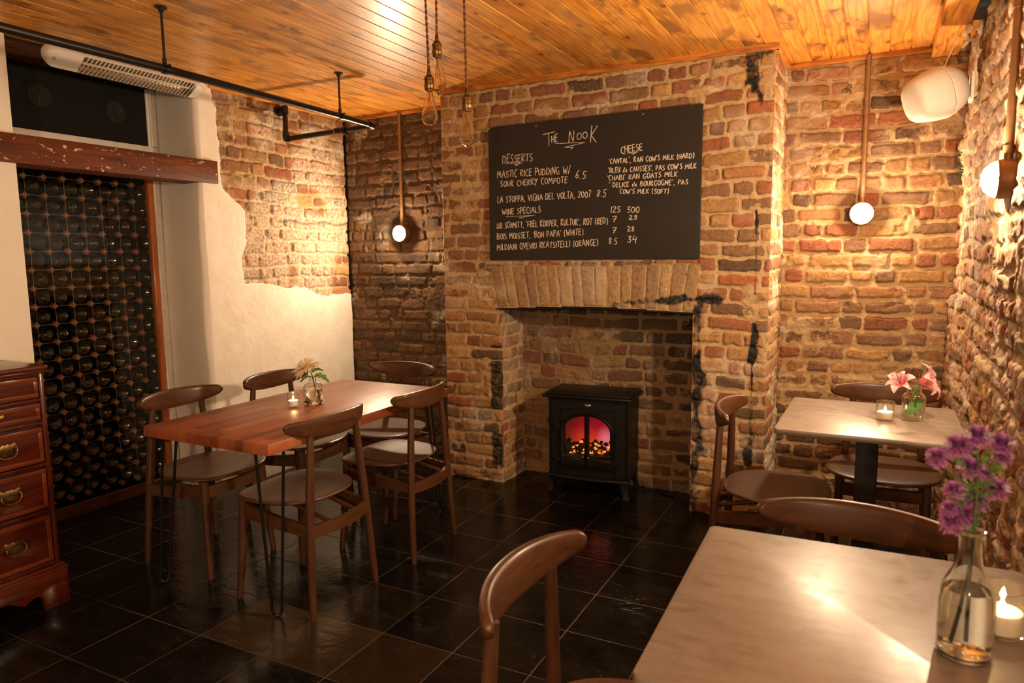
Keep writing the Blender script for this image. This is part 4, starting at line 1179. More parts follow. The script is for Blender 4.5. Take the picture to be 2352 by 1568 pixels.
for sgn in (-1, 1):
    root = None
    # leaf frame as a strip between outer and inner outlines
    out = arch_out(sgn * .165, sgn * .002, .160, .385, .112)
    inn = arch_out(sgn * .140, sgn * .014, .245, .385, .092)
    q = MB()
    n = len(out)
    P = []
    for i in range(n):
        o_, i_ = out[i], inn[i]
        P.append([(o_[0], YF_ - .002, o_[1]), (o_[0], YF_ - .016, o_[1]), ((o_[0] * .6 + i_[0] * .4), YF_ - .026, o_[1] * .6 + i_[1] * .4), (i_[0], YF_ - .016, i_[1]), (i_[0], YF_ - .002, i_[1])])
    q.grid(P, close_u=True)
    # lower panel with raised edge
    q.box(min(sgn * .03, sgn * .145), max(sgn * .03, sgn * .145), YF_ - .022, YF_ - .010, .172, .228, .004)
    leaf = q.build('door_leaf', MAT['cast_iron'], sv, ang=45)
    pz = MB().add([(x, YF_ - .008, z) for x, z in inn], [tuple(range(n))])
    pz.build('glass_pane', MAT['stove_pane'], leaf, smooth=False)
    MB().lathe([(0, .03), (.006, .028), (.0085, .022), (.006, .015), (.0035, .012), (.0035, 0)], 16, Matrix.Translation((sgn * .016, YF_ - .016, .236)) @ Matrix.Rotation(R(90), 4, 'X')).build('knob', MAT['brass'], leaf)
    for z in (.205, .40):
        h = MB().box(min(sgn * .160, sgn * .192), max(sgn * .160, sgn * .192), YF_ - .018, YF_ - .001, z - .012, z + .012, .003)
        h.tube([(sgn * .185, YF_ - .016, z - .018), (sgn * .185, YF_ - .016, z + .018)], .007, 10)
        hg = h.build('hinge', MAT['cast_iron'], sv)
        MB().lathe([(.007, 0), (.007, .003), (.0, .007)], 12, Matrix.Translation((sgn * .185, YF_ - .016, z + .018))).build('hinge_cap', MAT['brass'], hg)
# bowed ash lip and legs
q = MB()
n = 16
P = []
for k in range(n + 1):
    x = -W2 - .01 + (2 * W2 + .02) * k / n
    yb = -D2 - .012 - .030 * math.sin(PI * k / n)
    P.append([(x, -D2 + .02, .098), (x, yb, .098), (x, yb - .006, .104), (x, yb, .112), (x, -D2 + .02, .112)])
q.grid(P)
q.build('ash_lip', MAT['cast_iron'], sv, ang=50)
for sx in (-1, 1):
    for sy in (-1, 1):
        q = MB()
        x, y = sx * (W2 - .025), sy * (D2 - .025)
        P = []
        for (z, hw, ox) in ((.11, .026, 0), (.085, .024, .002), (.05, .016, .010), (.02, .014, .018), (.0, .018, .022)):
            P.append([(x + sx * ox + a * hw, y + sy * ox * .7 + b_ * hw, z) for a, b_ in ((-1, -1), (1, -1), (1, 1), (-1, 1), (-1, -1))])
        q.grid(P)
        q.f.append((16 + 4, 17 + 4, 18 + 4, 19 + 4))
        q.build('leg', MAT['cast_iron'], sv, ang=30)
# glowing screen behind the doors
t = NT('glowing flame screen')
s = t.n('ShaderNodeSeparateXYZ', {0: t.n('ShaderNodeTexCoord').outputs['Object']})
zz = t.mapr(s.outputs[2], .24, .48)
c = t.ramp(zz, [(0, (1.0, .13, .012)), (.3, (.80, .045, .012)), (.6, (.42, .006, .016)), (1.0, (.14, .002, .006))])
spot = t.n('ShaderNodeVectorMath', {0: t.n('ShaderNodeCombineXYZ', {0: t.math('DIVIDE', t.math('SUBTRACT', s.outputs[0], .085), .062), 1: t.math('DIVIDE', t.math('SUBTRACT', s.outputs[2], .315), .085)}).outputs[0]}, operation='LENGTH').outputs['Value']
c = t.mix(t.mapr(spot, 1.2, .0, 0, .75, smooth=True), c, (1.0, .26, .33))
lft = t.mapr(s.outputs[0], -.06, -.15, 0, .8)
c = t.mix(lft, c, (.05, .012, .004))
e = t.n('ShaderNodeEmission', {0: c, 1: .75})
t.t.links.new(e.outputs[0], t.out.inputs[0])
MB().add([(-.17, -.03, .16), (.17, -.03, .16), (.17, -.03, .50), (-.17, -.03, .50)], [(0, 1, 2, 3)]).build('flame_screen', t.m, sv, smooth=False)
MAT['ember'] = emit('glowing ember', (1.0, .20, .03), 2.0)
MAT['coal'] = plain('black coal', (.012, .008, .006), .6, noise=.4, nscale=90, bump=.5)
rnd = random.Random(8)
q = MB(); qe = MB()
for k in range(150):
    x = rnd.uniform(-.15, .15); dep = rnd.random()
    y = YF_ + .012 + dep * .075
    z = .225 + dep * .055 + rnd.uniform(0, .028)
    sz = rnd.uniform(.009, .016)
    bm = bmesh.new()
    bmesh.ops.create_icosphere(bm, subdivisions=1, radius=sz)
    for v_ in bm.verts: v_.co = Vector((v_.co.x * rnd.uniform(.8, 1.2) + x, v_.co.y * rnd.uniform(.8, 1.2) + y, v_.co.z * rnd.uniform(.7, 1.1) + z))
    q.bm(bm)
    if k < 22:
        bm = bmesh.new()
        bmesh.ops.create_icosphere(bm, subdivisions=1, radius=rnd.uniform(.003, .0065))
        for v_ in bm.verts: v_.co += Vector((x + rnd.uniform(-.012, .012), YF_ + .004 + dep * .05, z + rnd.uniform(-.008, .012)))
        qe.bm(bm)
o = q.build('coal_bed', MAT['coal'], sv, smooth=False); o['kind'] = 'stuff'
o = qe.build('embers', MAT['ember'], sv); o['kind'] = 'stuff'; o['label'] = 'glowing orange embers'
MB().box(-.168, .168, YF_ + .002, -.035, .155, .225).build('fuel_bed_tray', MAT['cast_iron'], sv, smooth=False)
tag(MB().tube(bez([(-1.22, 4.02, .05), (-1.18, 4.01, .008), (-1.05, 3.97, .006), (-.93, 3.93, .006), (-.88, 3.99, .006), (-.875, 4.03, .05)], 6), .004, 8).build('power_cable', MAT['black_paint']), 'black cable on the floor to the right of the stove', 'cable')

# ------------------------------------------------------------ chairs
def make_chair():
    e = empty('dining_chair', (0, 0, 0))
    # seat: thin dished plywood
    n, rings = 56, 7
    def outl(a, s_):
        c_, d_ = math.cos(a), math.sin(a)
        k = (abs(c_) ** 2.7 + abs(d_) ** 2.7) ** (-1 / 2.7)
        y = .205 * d_ * k * s_
        x = (.222 + .05 * y / .205 * .5) * c_ * k * s_
        return x, y + .012
    def zt(x, y): 
        rr = min(1, (x / .22) ** 2 + ((y - .0) / .2) ** 2)
        return .446 + .012 * rr - .012 * max(0, (y - .12) / .1) ** 2
    P = []
    for s_, dz in ((.0005, 0), (.25, 0), (.5, 0), (.75, 0), (.92, 0), (.985, -.001), (1.0, -.005), (1.0, -.009), (.985, -.0125), (.9, -.013), (.6, -.013), (.0005, -.013)):
        P.append([(lambda x, y: (x, y, zt(x, y) + dz))(*outl(2 * PI * k / n, s_)) for k in range(n + 1)])
    q = MB().grid(P)
    q.build('seat', MAT['chair'], e, ang=50)
    # backrest: curved lens-shaped panel
    nu, W, bow, yc = 44, .2260, .076, -.222
    P = []
    for i in range(nu + 1):
        u_ = math.sin(PI * (-.5 + i / nu)) if abs(i - nu / 2) > -1 else 0
        a = u_ * 1.0
        x = W * math.sin(a * 1.05) / math.sin(1.05)
        y = yc + bow * (1 - math.cos(a * 1.05)) / (1 - math.cos(1.05))
        tx = Vector((math.cos(a * .95), math.sin(a * .95) * .75, 0)).normalized()
        nn = Vector((-tx.y, tx.x, 0))            # towards the sitter
        au = abs(u_)
        top = .794 - .014 * au ** 2.2
        bot = .704 + .042 * au ** 2
        mid, hh = (top + bot) / 2, (top - bot) / 2
        if au > .87:
            k = (au - .87) / .13
            s_ = math.sqrt(max(0.0, 1 - k * k))
            hh = max(.0030, hh * s_)
        th = .0115 if au < .93 else .0115 * math.sqrt(max(.05, 1 - ((au - .93) / .07) ** 2))
        sec = []
        m_ = 20
        for k in range(m_ + 1):
            w_ = 2 * PI * k / m_
            c_, d_ = math.cos(w_), math.sin(w_)
            kk = (abs(c_) ** 5 + abs(d_) ** 5) ** (-1 / 5)
            off, dz = th * c_ * kk, hh * d_ * kk
            lean = -.10 * dz
            sec.append(Vector((x, y + lean, mid + dz)) + nn * off)
        P.append(sec)
    q = MB().grid(P)
    q.f += [tuple(range(20)), tuple(nu * 21 + k for k in range(20))]
    q.build('backrest', MAT['chair'], e, ang=60)
    def leg(pts, rad): 
        return MB().tube(bez(pts, 6), rad, 14)
    for sx in (-1, 1):
        pts = [(sx * .192, -.224, 0), (sx * .168, -.205, .36), (sx * .132, -.194, .725)]
        b_ = bez(pts, 6); nn_ = len(b_)
        rad = [.0125 + .0055 * math.sin(PI * min(1, (k / (nn_ - 1)) * 1.25) * .55) if k / (nn_ - 1) < .55 else .018 - .0045 * ((k / (nn_ - 1) - .55) / .45) for k in range(nn_)]
        MB().tube(b_, rad, 16).build('leg', MAT['chair_leg'], e)
        pts = [(sx * .182, .192, 0), (sx * .170, .172, .22), (sx * .162, .158, .437)]
        b_ = bez(pts, 6); nn_ = len(b_)
        MB().tube(b_, [.0125 + .007 * (k / (nn_ - 1)) ** .8 for k in range(nn_)], 16).build('leg', MAT['chair_leg'], e)
    def rail(a, b_, h0, h1, th, bow=(0, 0, 0), n=10):
        a, b_, bow = Vector(a), Vector(b_), Vector(bow)
        P = []
        t_ = (b_ - a).normalized(); sd = Vector((-t_.y, t_.x, 0)).normalized()
        for k in range(n + 1):
            s_ = k / n
            p = a.lerp(b_, s_) + bow * math.sin(PI * s_)
            h = h0 + (h1 - h0) * s_
            P.append([p + sd * th * c_ + Vector((0, 0, h * d_)) for c_, d_ in ((-.5, -.5), (.5, -.5), (.5, .5), (-.5, .5), (-.5, -.5))])
        q = MB().grid(P)
        m_ = len(P) * 5
        q.f += [(0, 1, 2, 3), (m_ - 5, m_ - 4, m_ - 3, m_ - 2)]
        return q
    rail((-.165, -.212, .350), (.165, -.212, .350), .048, .048, .020, (0, -.03, 0)).build('back_rail', MAT['chair'], e, ang=30)
    rail((-.162, .160, .385), (.162, .160, .385), .050, .050, .020, (0, .012, 0)).build('front_rail', MAT['chair'], e, ang=30)
    for sx in (-1, 1):
        rail((sx * .164, .158, .388), (sx * .170, -.208, .352), .060, .046, .020, (sx * .014, 0, 0)).build('side_rail', MAT['chair'], e, ang=30)
        MB().tube([(sx * .075, -.235, .362), (sx * .078, 0, .415), (sx * .08, .155, .425)], .0095, 10).build('seat_support', MAT['chair'], e)
    return e
chair0 = make_chair()
CH = [((-2.120, 2.135), 90, 'walnut dining chair at the near right of the wooden table, back to the camera'),
      ((-2.078, 2.722), 93, 'walnut dining chair with its back turned out at the far right of the wooden table'),
      ((-2.755, 2.200), -90, 'walnut dining chair at the near left of the wooden table, before the wine door'),
      ((-2.718, 2.758), -90.5, 'walnut dining chair at the far left of the wooden table, against the white plaster wall'),
      ((-2.440, 3.150), 180, 'walnut dining chair at the far end of the wooden table, against the smoky alcove brick'),
      ((-.345, 2.975), -90, 'walnut dining chair seen edge-on at the left of the far marble table, beside the fireplace'),
      ((.052, 3.445), 180, 'walnut dining chair behind the far marble table, facing the camera in the right alcove'),
      ((-.034, 1.635), 174.5, 'walnut dining chair with broad backrest between the two marble tables'),
      ((-.418, 1.216), -90, 'walnut dining chair cut by the frame bottom at the left of the near marble table')]
for i, ((x, y), a, lab) in enumerate(CH):
    o = chair0 if i == 0 else copy_tree(chair0)
    o.location = (x, y, 0)
    o.rotation_euler = (0, 0, R(a))
    tag(o, lab, 'chair', 'walnut dining chairs')

# ------------------------------------------------------------ tables
tb = empty('dining_table', (-2.300, 2.420, 0), 0, 'long reddish wooden table with black hairpin legs in front of the wine door', 'table')
MB().box(-.350, .350, -.610, .612, .687, .730, .0025, 2).build('tabletop', MAT['table'], tb, ang=30)
for sx in (-1, 1):
    for sy in (-1, 1):
        fx, fy = (.250, -.514) if sx > 0 and sy < 0 else (-.420, -.515) if sy < 0 else (.225, .70) if sx > 0 else (-.30, .66)
        a1, a2 = Vector((sx * .235, sy * .565, .684)), Vector((sx * .315, sy * .500, .684))
        if sx < 0: a1, a2 = Vector((-.265, sy * .585, .684)), Vector((-.235, sy * .545, .684))
        foot = Vector((fx, fy, .006))
        d_ = (a2 - a1).normalized() * .018
        pts = [a1] + [foot - d_ + Vector((0, 0, .02)), foot - d_ * .7 + Vector((0, 0, .006)), foot, foot + d_ * .7 + Vector((0, 0, .006)), foot + d_ + Vector((0, 0, .02))] + [a2]
        q = MB().tube(pts[:2] + bez(pts[1:6], 4)[1:] + pts[6:], .006, 10)
        c_ = (a1 + a2) / 2
        q.box(c_.x - .06, c_.x + .06, c_.y - .05, c_.y + .05, .6835, .6870)
        q.build('hairpin_leg', MAT['black_metal'], tb)

def marble_table(x, y, rz, label, hx, hy):
    e = empty('marble_table', (x, y, 0), rz, label, 'table', 'marble pedestal tables')
    out = []
    rr = .018
    for cx, cy, a0 in ((hx - rr, hy - rr, 0), (-hx + rr, hy - rr, 90), (-hx + rr, -hy + rr, 180), (hx - rr, -hy + rr, 270)):
        out += [(cx + rr * math.cos(R(a0 + k * 15)), cy + rr * math.sin(R(a0 + k * 15))) for k in range(7)]
    MB().prism(out, .728, .750, 'z', .004).build('tabletop', MAT['marble'], e, ang=40)
    MB().box(-.040, .040, -.040, .040, .03, .715, .003).build('column', MAT['black_paint'], e)
    q = MB().box(-.20, .20, -.032, .032, .712, .728, .002).box(-.032, .032, -.20, .20, .712, .728, .002)
    q.build('top_bracket', MAT['black_metal'], e)
    q = MB()
    for a in (45, 135):
        q.box(-.30, .30, -.032, .032, .0, .035, .008, 2, Matrix.Rotation(R(a), 4, 'Z'))
    q.build('base', MAT['cast_iron'], e)
marble_table(-.010, 3.068, R(-.5), 'small square marble table in the right alcove holding pink lilies', .312, .326)
marble_table(-.014, 1.345, R(1.5), 'square marble table in the foreground with purple asters', .312, .340)

# ------------------------------------------------------------ chest of drawers
XF = -2.95
Y1 = 1.612
Y0 = .74
ch = empty('chest_of_drawers', (-3.19, (Y0 + Y1) / 2, 0), 0, 'red mahogany chest of drawers with brass handles at the left edge', 'chest of drawers')
q = MB().box(-3.45, XF - .022, Y0 + .006, Y1 - .006, .09, .965).box(-3.45, XF, Y1 - .026, Y1 - .004, .165, .965, .006).box(-3.45, XF, Y0 + .004, Y0 + .026, .165, .965, .006)
ZD = [(.867, .952), (.776, .845), (.605, .747), (.414, .580), (.191, .387)]
for za in (.959, .856, .7615, .5925, .4005, .180):
    q.box(XF - .03, XF - .004, Y0 + .02, Y1 - .02, za - .006, za + .006, .002)
rel(q.build('carcass', MAT['mahogany_v'], ch, ang=30), ch)
q = MB().box(-3.455, XF + .012, Y0 - .012, Y1 + .008, .975, .996, .007, 3).box(-3.45, XF + .004, Y0 - .004, Y1 + .001, .962, .978, .005)
rel(q.build('top', MAT['mahogany'], ch, ang=30), ch)
# plinth with bracket feet
out = [(Y1 + .012, 0), (Y1 + .012, .150), (Y0 - .012, .150), (Y0 - .012, 0), (Y0 + .085, 0), (Y0 + .09, .055), (Y0 + .11, .07), (Y0 + .13, .068), (Y0 + .16, .05), (Y0 + .19, .068), (Y0 + .22, .085), (Y1 - .22, .085), (Y1 - .19, .068), (Y1 - .16, .05), (Y1 - .13, .068), (Y1 - .11, .07), (Y1 - .092, .055), (Y1 - .085, 0)]
q = MB().prism(out, XF - .012, XF + .016, 'x', .003)
q.box(-3.45, XF + .014, Y1 - .012, Y1 + .012, .0, .150, .003).box(-3.45, XF + .014, Y0 - .012, Y0 + .012, .0, .150, .003)
q.box(-3.45, XF + .020, Y0 - .016, Y1 + .016, .148, .160, .004).box(-3.45, XF + .012, Y0 - .008, Y1 + .008, .158, .172, .005)
rel(q.build('plinth', MAT['mahogany'], ch, ang=30), ch)
def handle_mesh():
    q = MB()
    half = [(0, .021), (.010, .024), (.016, .018), (.024, .022), (.034, .026), (.042, .018), (.039, .008), (.046, .004), (.048, -.006), (.036, -.012), (.028, -.006), (.020, -.014), (.010, -.020), (0, -.026)]
    out = half + [(-x, y) for x, y in half[-2:0:-1]]
    q.prism(out, 0, .0025, 'x', .0006)
    bail = [(.006, .034, .006), (.012, .036, .0), (.014, .034, -.014), (.014, .022, -.026), (.015, .0, -.030), (.014, -.022, -.026), (.014, -.034, -.014), (.012, -.036, .0), (.006, -.034, .006)]
    bp = bez(bail, 5)
    q.tube(bp, [.0022 + .0014 * math.sin(PI * k / (len(bp) - 1)) for k in range(len(bp))], 8)
    for s_ in (-1, 1):
        q.lathe([(.0065, 0), (.006, .004), (.004, .009), (.0, .011)], 12, Matrix.Translation((.002, s_ * .034, .006)) @ Matrix.Rotation(R(90), 4, 'Y'))
    return q
for i, (z0, z1) in enumerate(ZD):
    y0, y1 = Y0 + .028, Y1 - .030
    bw = .017
    q = MB().box(XF - .02, XF + .002, y0, y1, z0, z1, .002)
    d_ = rel(q.build('drawer', MAT['mahogany'], ch, ang=30), ch)
    q = MB().box(XF + .0015, XF + .0055, y0 + .003, y1 - .003, z0 + .003, z0 + .003 + bw, .0012).box(XF + .0015, XF + .0055, y0 + .003, y1 - .003, z1 - .003 - bw, z1 - .003, .0012)
    q.box(XF + .0015, XF + .0055, y0 + .003, y0 + .003 + bw, z0 + .0032 + bw, z1 - .0032 - bw, .0012).box(XF + .0015, XF + .0055, y1 - .003 - bw, y1 - .003, z0 + .0032 + bw, z1 - .0032 - bw, .0012)
    rel(q.build('crossband', MAT['crossband'], d_, ang=30), ch)
    zc = (z0 + z1) / 2 + .008
    ysp = (1.442 if i > 1 else 1.425, Y0 + Y1 - 1.442) if i > 0 else (1.405, Y0 + Y1 - 1.405)
    for y in ysp:
        h = handle_mesh() if i > 1 else MB().lathe([(.013, 0), (.013, .003), (.006, .006), (.006, .016), (.012, .020), (.013, .025), (.008, .030), (0, .031)], 20, Matrix.Rotation(R(90), 4, 'Y'))
        h.xf(Matrix.Translation((XF + .002, y, zc)))
        rel(h.build('handle', MAT['old_brass'] if i > 1 else MAT['brass'], d_), ch)

# ------------------------------------------------------------ vases, candles, flowers
def candle_set(x, y, rad, h, wax, lab_h, lab_c, flame=1.0, tz=.75):
    e = empty('candle_holder', (x, y, tz + .0005), 0, lab_h, 'candle holder', 'glass tealight holders')
    MB().lathe([(.0, .0), (rad * .9, 0), (rad * .97, .002), (rad, .006), (rad, h - .001), (rad - .0008, h), (rad - .002, h - .0005), (rad - .0025, .012), (rad * .85, .008), (0, .007)], 32).build('tumbler', MAT['cup_glass'], e, ang=50)
    MB().tube([(rad * math.cos(a), rad * math.sin(a), h - .001) for a in [2 * PI * k / 32 for k in range(33)]], .0012, 6, False).build('rim', MAT['vase_solid'], e)
    c = empty('tealight_candle', (x, y, tz + .0085), 0, lab_c, 'candle', 'lit tealights')
    rw = rad - .0045
    MB().lathe([(0, 0), (rw, 0), (rw, wax), (rw - .003, wax - .001), (0, wax - .003)], 28).build('wax', MAT['wax'], c, ang=50)
    MB().tube([(0, 0, wax - .004), (.001, 0, wax + .007)], .0008, 6).build('wick', MAT['black_paint'], c)
    MB().lathe([(.0, wax + .002), (.0035 * flame, wax + .006), (.0045 * flame, wax + .010), (.003 * flame, wax + .014), (.001, wax + .018), (0, wax + .020)], 14).build('flame', MAT['flame'], c, ang=80)
candle_set(-2.356, 2.353, .0262, .066, .022, 'small glass tealight holder on the long wooden table', 'lit tealight in the glass on the long wooden table', 1.0, .73)
candle_set(.046, 3.055, .0325, .074, .026, 'glass tealight holder on the far marble table beside the lilies', 'lit tealight in the glass on the far marble table')
candle_set(.212, 1.392, .034, .084, .034, 'glass tealight holder behind the aster bottle on the near marble table', 'lit tealight in the glass on the near marble table')

def vase(x, y, prof, level, label, sq=2.0, n=40, tz=.75, gm='vase_solid', wm='water'):
    e = empty('glass_vase', (x, y, tz + .0005), 0, label, 'vase', 'small glass bottle vases')
    th = .0018
    inner = [(max(r_ - th, 0), z) for r_, z in prof][::-1]
    MB().lathe([(0, 0)] + prof + inner[:-1] + [(prof[0][0] * .9, .005), (0, .005)], n, None, sq=sq).build('bottle', MAT[gm], e, ang=60)
    zt = prof[-1][1]; rt = prof[-1][0]
    MB().tube([(rt * math.cos(a), rt * math.sin(a), zt) for a in [2 * PI * k / 32 for k in range(33)]], .0022, 8, False).build('lip', MAT['vase_solid'], e)
    w = [(0, .006), (prof[0][0] * .85, .006)]
    for (r0, z0), (r1, z1) in zip(prof[:-1], prof[1:]):
        if z0 >= .008 and z0 < level: w.append((r0 - .003, z0))
        if z0 < level <= z1:
            k = (level - z0) / (z1 - z0)
            w.append((r0 + (r1 - r0) * k - .003, level))
    w.append((0, level))
    MB().lathe(w, n, None, sq=sq).build('water', MAT[wm], e, ang=60)
    return e
vase(-2.311, 2.436, [(.034, 0), (.0375, .004), (.0385, .010), (.0385, .078), (.0375, .086), (.032, .095), (.022, .102), (.0145, .106), (.0128, .110), (.0128, .128), (.0145, .130)], .072, 'square-shouldered clear bottle vase with a cream chrysanthemum on the wooden table', 3.2, tz=.73)
vase(.143, 3.104, [(.037, 0), (.0405, .004), (.0415, .010), (.0415, .086), (.0405, .094), (.034, .103), (.0275, .107), (.0262, .110), (.0262, .128), (.0295, .131)], .088, 'wide-necked clear glass bottle vase with pink lilies on the far marble table', gm='vase_glass', wm='clear_water')
vase(.149, 1.290, [(.035, 0), (.0395, .003), (.041, .010), (.041, .090), (.039, .104), (.033, .122), (.0235, .142), (.0185, .158), (.0168, .176), (.0165, .196), (.0185, .198), (.0205, .202), (.0195, .207)], .112, 'milk-bottle shaped glass vase with purple asters on the near marble table')

def with_tip(o, tips):
    a = o.data.attributes.new('tip', 'FLOAT', 'POINT')
    a.data.foreach_set('value', tips)
    return o
def basis(d):
    d = Vector(d).normalized()
    a = d.orthogonal().normalized()
    return a, d.cross(a), d
def strip(q, tips, pts, wid, side, nrm=None, cup=0.0, t0=0.0, t1=1.0):
    # a thin petal or leaf: three vertices across
    k = len(pts)
    V = []; F = []
    n0 = len(q.v)
    for i, p in enumerate(pts):
        p = Vector(p)
        t_ = (Vector(pts[min(i + 1, k - 1)]) - Vector(pts[max(i - 1, 0)])).normalized()
        sd = (Vector(side) - t_ * Vector(side).dot(t_)).normalized()
        nn = t_.cross(sd)
        w = wid[i]
        V += [p - sd * w + nn * cup * w, p, p + sd * w + nn * cup * w]
        tips += [t0 + (t1 - t0) * i / (k - 1)] * 3
    for i in range(k - 1):
        for j in (0, 1): F.append((3 * i + j, 3 * i + j + 1, 3 * i + 4 + j, 3 * i + 3 + j))
    q.add(V, F)

# asters
rnd = random.Random(21)
VB = Vector((.149, 1.290, .7505))
BL = [((0.154, 1.336, 1.105), .026), ((0.127, 1.32, 1.088), .028), ((0.189, 1.352, 1.091), .026), ((0.097, 1.301, 1.071), .022), ((0.148, 1.326, 1.053), .025), ((0.124, 1.309, 1.018), .020), ((0.184, 1.34, 1.019), .027), ((0.154, 1.322, 1.002), .026), ((0.167, 1.334, 1.042), .015), ((0.139, 1.311, 0.978), .027), ((0.122, 1.301, 0.967), .024), ((0.119, 1.303, 0.988), .018), ((0.191, 1.351, 1.071), .020)]
asp = empty('aster_spray', tuple(VB), 0, 'spray of purple asters in the milk-bottle vase in the foreground', 'flowers')
q = MB()
trunk = [Vector((.135, 1.288, .772)), Vector((.146, 1.290, .86)), Vector((.152, 1.293, .955)), Vector((.155, 1.308, 1.02)), Vector((.155, 1.33, 1.085))]
tr2 = [Vector((.150, 1.283, .78)), Vector((.151, 1.290, .90)), Vector((.155, 1.296, .96)), Vector((.168, 1.32, 1.02)), Vector((.180, 1.345, 1.07))]
for tq in (trunk, tr2): q.tube([p - VB for p in bez(tq, 6)], [.0026 - .0013 * k / 24 for k in range(25)], 8)
for (p, rr) in BL:
    p = Vector(p)
    tq = trunk if p.x < .16 else tr2
    zr = p.z - .06
    a = min(tq[2:], key=lambda v: abs(v.z - max(zr, .965)))
    q.tube([s_ - VB for s_ in bez([a, a.lerp(p, .5) + Vector((0, 0, -.006)), p + Vector((0, 0, -rr * .4))], 5)], .0014, 6)
q.build('stem', MAT['stem'], asp)
q = MB(); tips = []
for k in range(46):
    b_ = rnd.choice(BL)[0]
    c0 = Vector((.158, 1.318, rnd.uniform(.965, 1.06)))
    p0 = c0.lerp(Vector(b_), rnd.uniform(.2, .8))
    dr_ = Vector((rnd.uniform(-1, 1), rnd.uniform(-1, 1), rnd.uniform(-.1, 1))).normalized()
    L = rnd.uniform(.014, .030)
    strip(q, tips, [p0 - VB, p0 + dr_ * L * .5 - VB, p0 + dr_ * L + Vector((0, 0, -.004)) - VB], [.0012, .0036, .0004], dr_.orthogonal())
q.build('leaves', MAT['leaf'], asp, fix=False)
def aster_bloom(p, rr, up, parent):
    q = MB(); tips = []
    a, b_, d_ = basis(up)
    n = 110
    for k in range(n):
        lay = k % 4
        ph = k * 2.39996
        el = R(-24 + 27 * lay + rnd.uniform(-10, 10))
        dirn = (a * math.cos(ph) + b_ * math.sin(ph)) * math.cos(el) + d_ * math.sin(el)
        L = rr * rnd.uniform(.82, 1.1) * (1.0 - .1 * lay)
        sd = d_.cross(dirn).normalized()
        pts = [p + dirn * L * .12, p + dirn * L * .6, p + dirn * L + d_ * (-.0008)]
        strip(q, tips, pts, [rr * .03, rr * .085, rr * .045], sd, cup=.25, t0=0, t1=1)
    bm = bmesh.new(); bmesh.ops.create_icosphere(bm, subdivisions=2, radius=rr * .34)
    for v_ in bm.verts: v_.co = v_.co + p
    n0 = len(q.v); q.bm(bm); tips += [.0] * (len(q.v) - n0)
    return with_tip(q.build('bloom', MAT['aster'], parent, fix=False), tips)
for (p, rr) in BL:
    p = Vector(p) - VB
    up = (p - Vector((.005, .02, .16))).normalized() * .8 + Vector((0, -.35, .5))
    aster_bloom(p, rr * .98, up, asp)

# lilies
LB = Vector((.143, 3.104, .7505))
def lily(center, axis, size, name_label, stem_pts, op=1.0, rot=0.0, stamens=True):
    e = empty('lily', tuple(LB), 0, name_label, 'flower', 'pink lilies')
    MB().tube([p - LB for p in bez([Vector(s_) for s_ in stem_pts], 6)], .0028, 8).build('stem', MAT['stem'], e)
    c = Vector(center) - LB
    a, b_, d_ = basis(axis)
    for k in range(6):
        q = MB(); tips = []
        ph = rot + k * PI / 3 + (.0)
        out = a * math.cos(ph) + b_ * math.sin(ph)
        sz = size * (1.0 if k % 2 else .94)
        pts = []; wid = []
        for i in range(11):
            s_ = i / 10
            rad = sz * (.08 + .50 * s_ ** 1.1 * op + .10 * s_ ** 3)
            hgt = sz * (.72 * s_ - .62 * max(0, s_ - .55) ** 1.6 * 2.4 * op)
            pts.append(c + out * rad + d_ * hgt)
            wid.append(sz * (.30 if k % 2 else .22) * (math.sin(PI * min(1, s_ * .93 + .06)) ** .8) * .72 + .0003)
        strip(q, tips, pts, wid, d_.cross(out), cup=.28)
        with_tip(q.build('petal', MAT['lily'], e, fix=False, ang=180), tips)
    if stamens:
        q = MB(); qa = MB()
        for k in range(6):
            ph = rot + .5 + k * PI / 3
            out = a * math.cos(ph) + b_ * math.sin(ph)
            p1 = c + out * size * .20 + d_ * size * .72
            q.tube([c + d_ * size * .1, c + out * size * .08 + d_ * size * .42, p1], .0007, 5)
            qa.tube([p1 - d_.cross(out) * .004, p1 + d_.cross(out) * .004], .0014, 6)
        q.tube([c, c + d_ * size * .85], .001, 6)
        q.build('filaments', MAT['stem'], e)
        qa.build('anthers', MAT['anther'], e)
    return e
lily((.098, 3.088, .884), (-.30, -.62, .72), .084, 'open pink lily facing the camera, left of the two in the vase', [(.150, 3.10, .77), (.142, 3.104, .84), (.128, 3.10, .872), (.104, 3.09, .886)], 1.0, .25)
lily((.160, 3.126, .893), (.80, -.16, .30), .116, 'pink lily seen from its side, right of the two in the vase', [(.128, 3.11, .775), (.143, 3.106, .86), (.152, 3.118, .885), (.159, 3.125, .893)], 1.0, .9, False)
q = MB(); tips = []
gb = empty('grass_blades', tuple(LB), 0, 'thin dark grass blades arching above the lilies', 'grass')
for pts in ([(.145, 3.10, .80), (.160, 3.130, .93), (.180, 3.155, .99), (.226, 3.19, 1.075)], [(.147, 3.10, .80), (.165, 3.13, .92), (.178, 3.15, 1.0), (.196, 3.17, 1.075)], [(.15, 3.10, .80), (.165, 3.12, .90), (.205, 3.15, .93), (.270, 3.19, .940)], [(.15, 3.10, .80), (.166, 3.12, .90), (.215, 3.155, .925), (.290, 3.20, .925)], [(.15, 3.10, .80), (.168, 3.12, .90), (.22, 3.16, .92), (.262, 3.18, .955)]):
    b_ = bez([Vector(p) - LB for p in pts], 6)
    strip(q, tips, b_, [.0016 * (1 - .8 * k / (len(b_) - 1)) for k in range(len(b_))], (1, .3, 0))
q.build('blade', MAT['grass'], gb, fix=False)
q = MB(); tips = []
lf = empty('lily_leaf', tuple(LB), 0, 'broad green leaf sunk in the water of the lily vase', 'leaf')
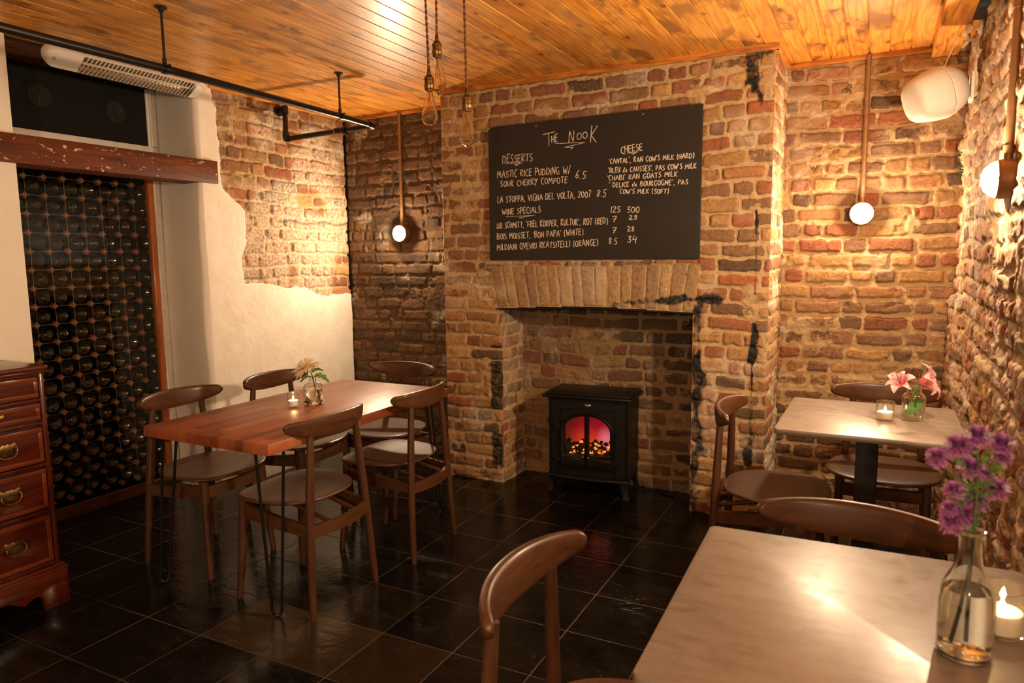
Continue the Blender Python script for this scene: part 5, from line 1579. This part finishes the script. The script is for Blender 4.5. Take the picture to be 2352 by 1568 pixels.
pts = bez([Vector(p) for p in ((.028, .012, .085), (.012, .004, .066), (-.008, -.010, .042), (-.030, -.018, .026))], 5)
strip(q, tips, pts, [.002 + .019 * math.sin(PI * (.08 + .9 * k / (len(pts) - 1))) for k in range(len(pts))], (.5, -.1, -.75), cup=.15)
q.build('blade', MAT['leaf'], lf, fix=False)

# chrysanthemum
CB = Vector((-2.241, 2.363, .7505))
cm = empty('chrysanthemum', (-2.311, 2.436, .7305), 0, 'single cream chrysanthemum leaning left in the square-shouldered vase', 'flower')
head = Vector((-2.277, 2.362, .921)) - CB
axis = Vector((-.42, -.22, .80)).normalized()
MB().tube(bez([Vector((.022, .012, .012)), Vector((.010, .008, .06)), Vector((.002, .002, .11)), Vector((-.012, .004, .145)), head], 6), .0026, 8).build('stem', MAT['stem'], cm)
rnd = random.Random(9)
q = MB(); tips = []
a, b_, d_ = basis(axis)
for k in range(210):
    ph = k * 2.39996
    t_ = k / 210
    el = R(-14 + 92 * t_ ** 1.25 + rnd.uniform(-7, 7))
    dirn = (a * math.cos(ph) + b_ * math.sin(ph)) * math.cos(el) + d_ * math.sin(el)
    L = .074 * (1 - .50 * t_) * rnd.uniform(.82, 1.1)
    sd = d_.cross(dirn).normalized()
    droop = d_ * (-.008 if t_ < .3 else .002)
    strip(q, tips, [head + dirn * .004, head + dirn * L * .4 + d_ * .002, head + dirn * L * .8 + droop * .4, head + dirn * L + droop], [.0014, .0042, .0044, .0016], sd, cup=.3)
with_tip(q.build('petals', MAT['mum'], cm, fix=False), tips)
def mum_leaf(pts, w, side):
    q = MB(); tips = []
    b2 = bez([Vector(p) - CB for p in pts], 5)
    n = len(b2)
    wid = [w * (.12 if k / (n - 1) < .2 else (math.sin(PI * (k / (n - 1))) ** .7) * (1 + .35 * math.cos(k * 1.9))) for k in range(n)]
    wid[-1] = .0004
    strip(q, tips, b2, wid, side, cup=.2)
    q.build('leaf', MAT['leaf'], cm, fix=False)
mum_leaf([(-2.243, 2.365, .872), (-2.262, 2.36, .880), (-2.282, 2.353, .872), (-2.302, 2.346, .850)], .012, (.2, -.8, .5))
mum_leaf([(-2.238, 2.367, .876), (-2.222, 2.378, .886), (-2.200, 2.395, .874), (-2.180, 2.407, .848)], .011, (.2, .6, .6))
mum_leaf([(-2.256, 2.37, .892), (-2.244, 2.38, .908), (-2.228, 2.39, .912), (-2.208, 2.40, .904)], .008, (0, .5, -.8))
mum_leaf([(-2.258, 2.37, .90), (-2.25, 2.375, .916), (-2.24, 2.38, .926), (-2.228, 2.385, .926)], .003, (0, .5, -.8))
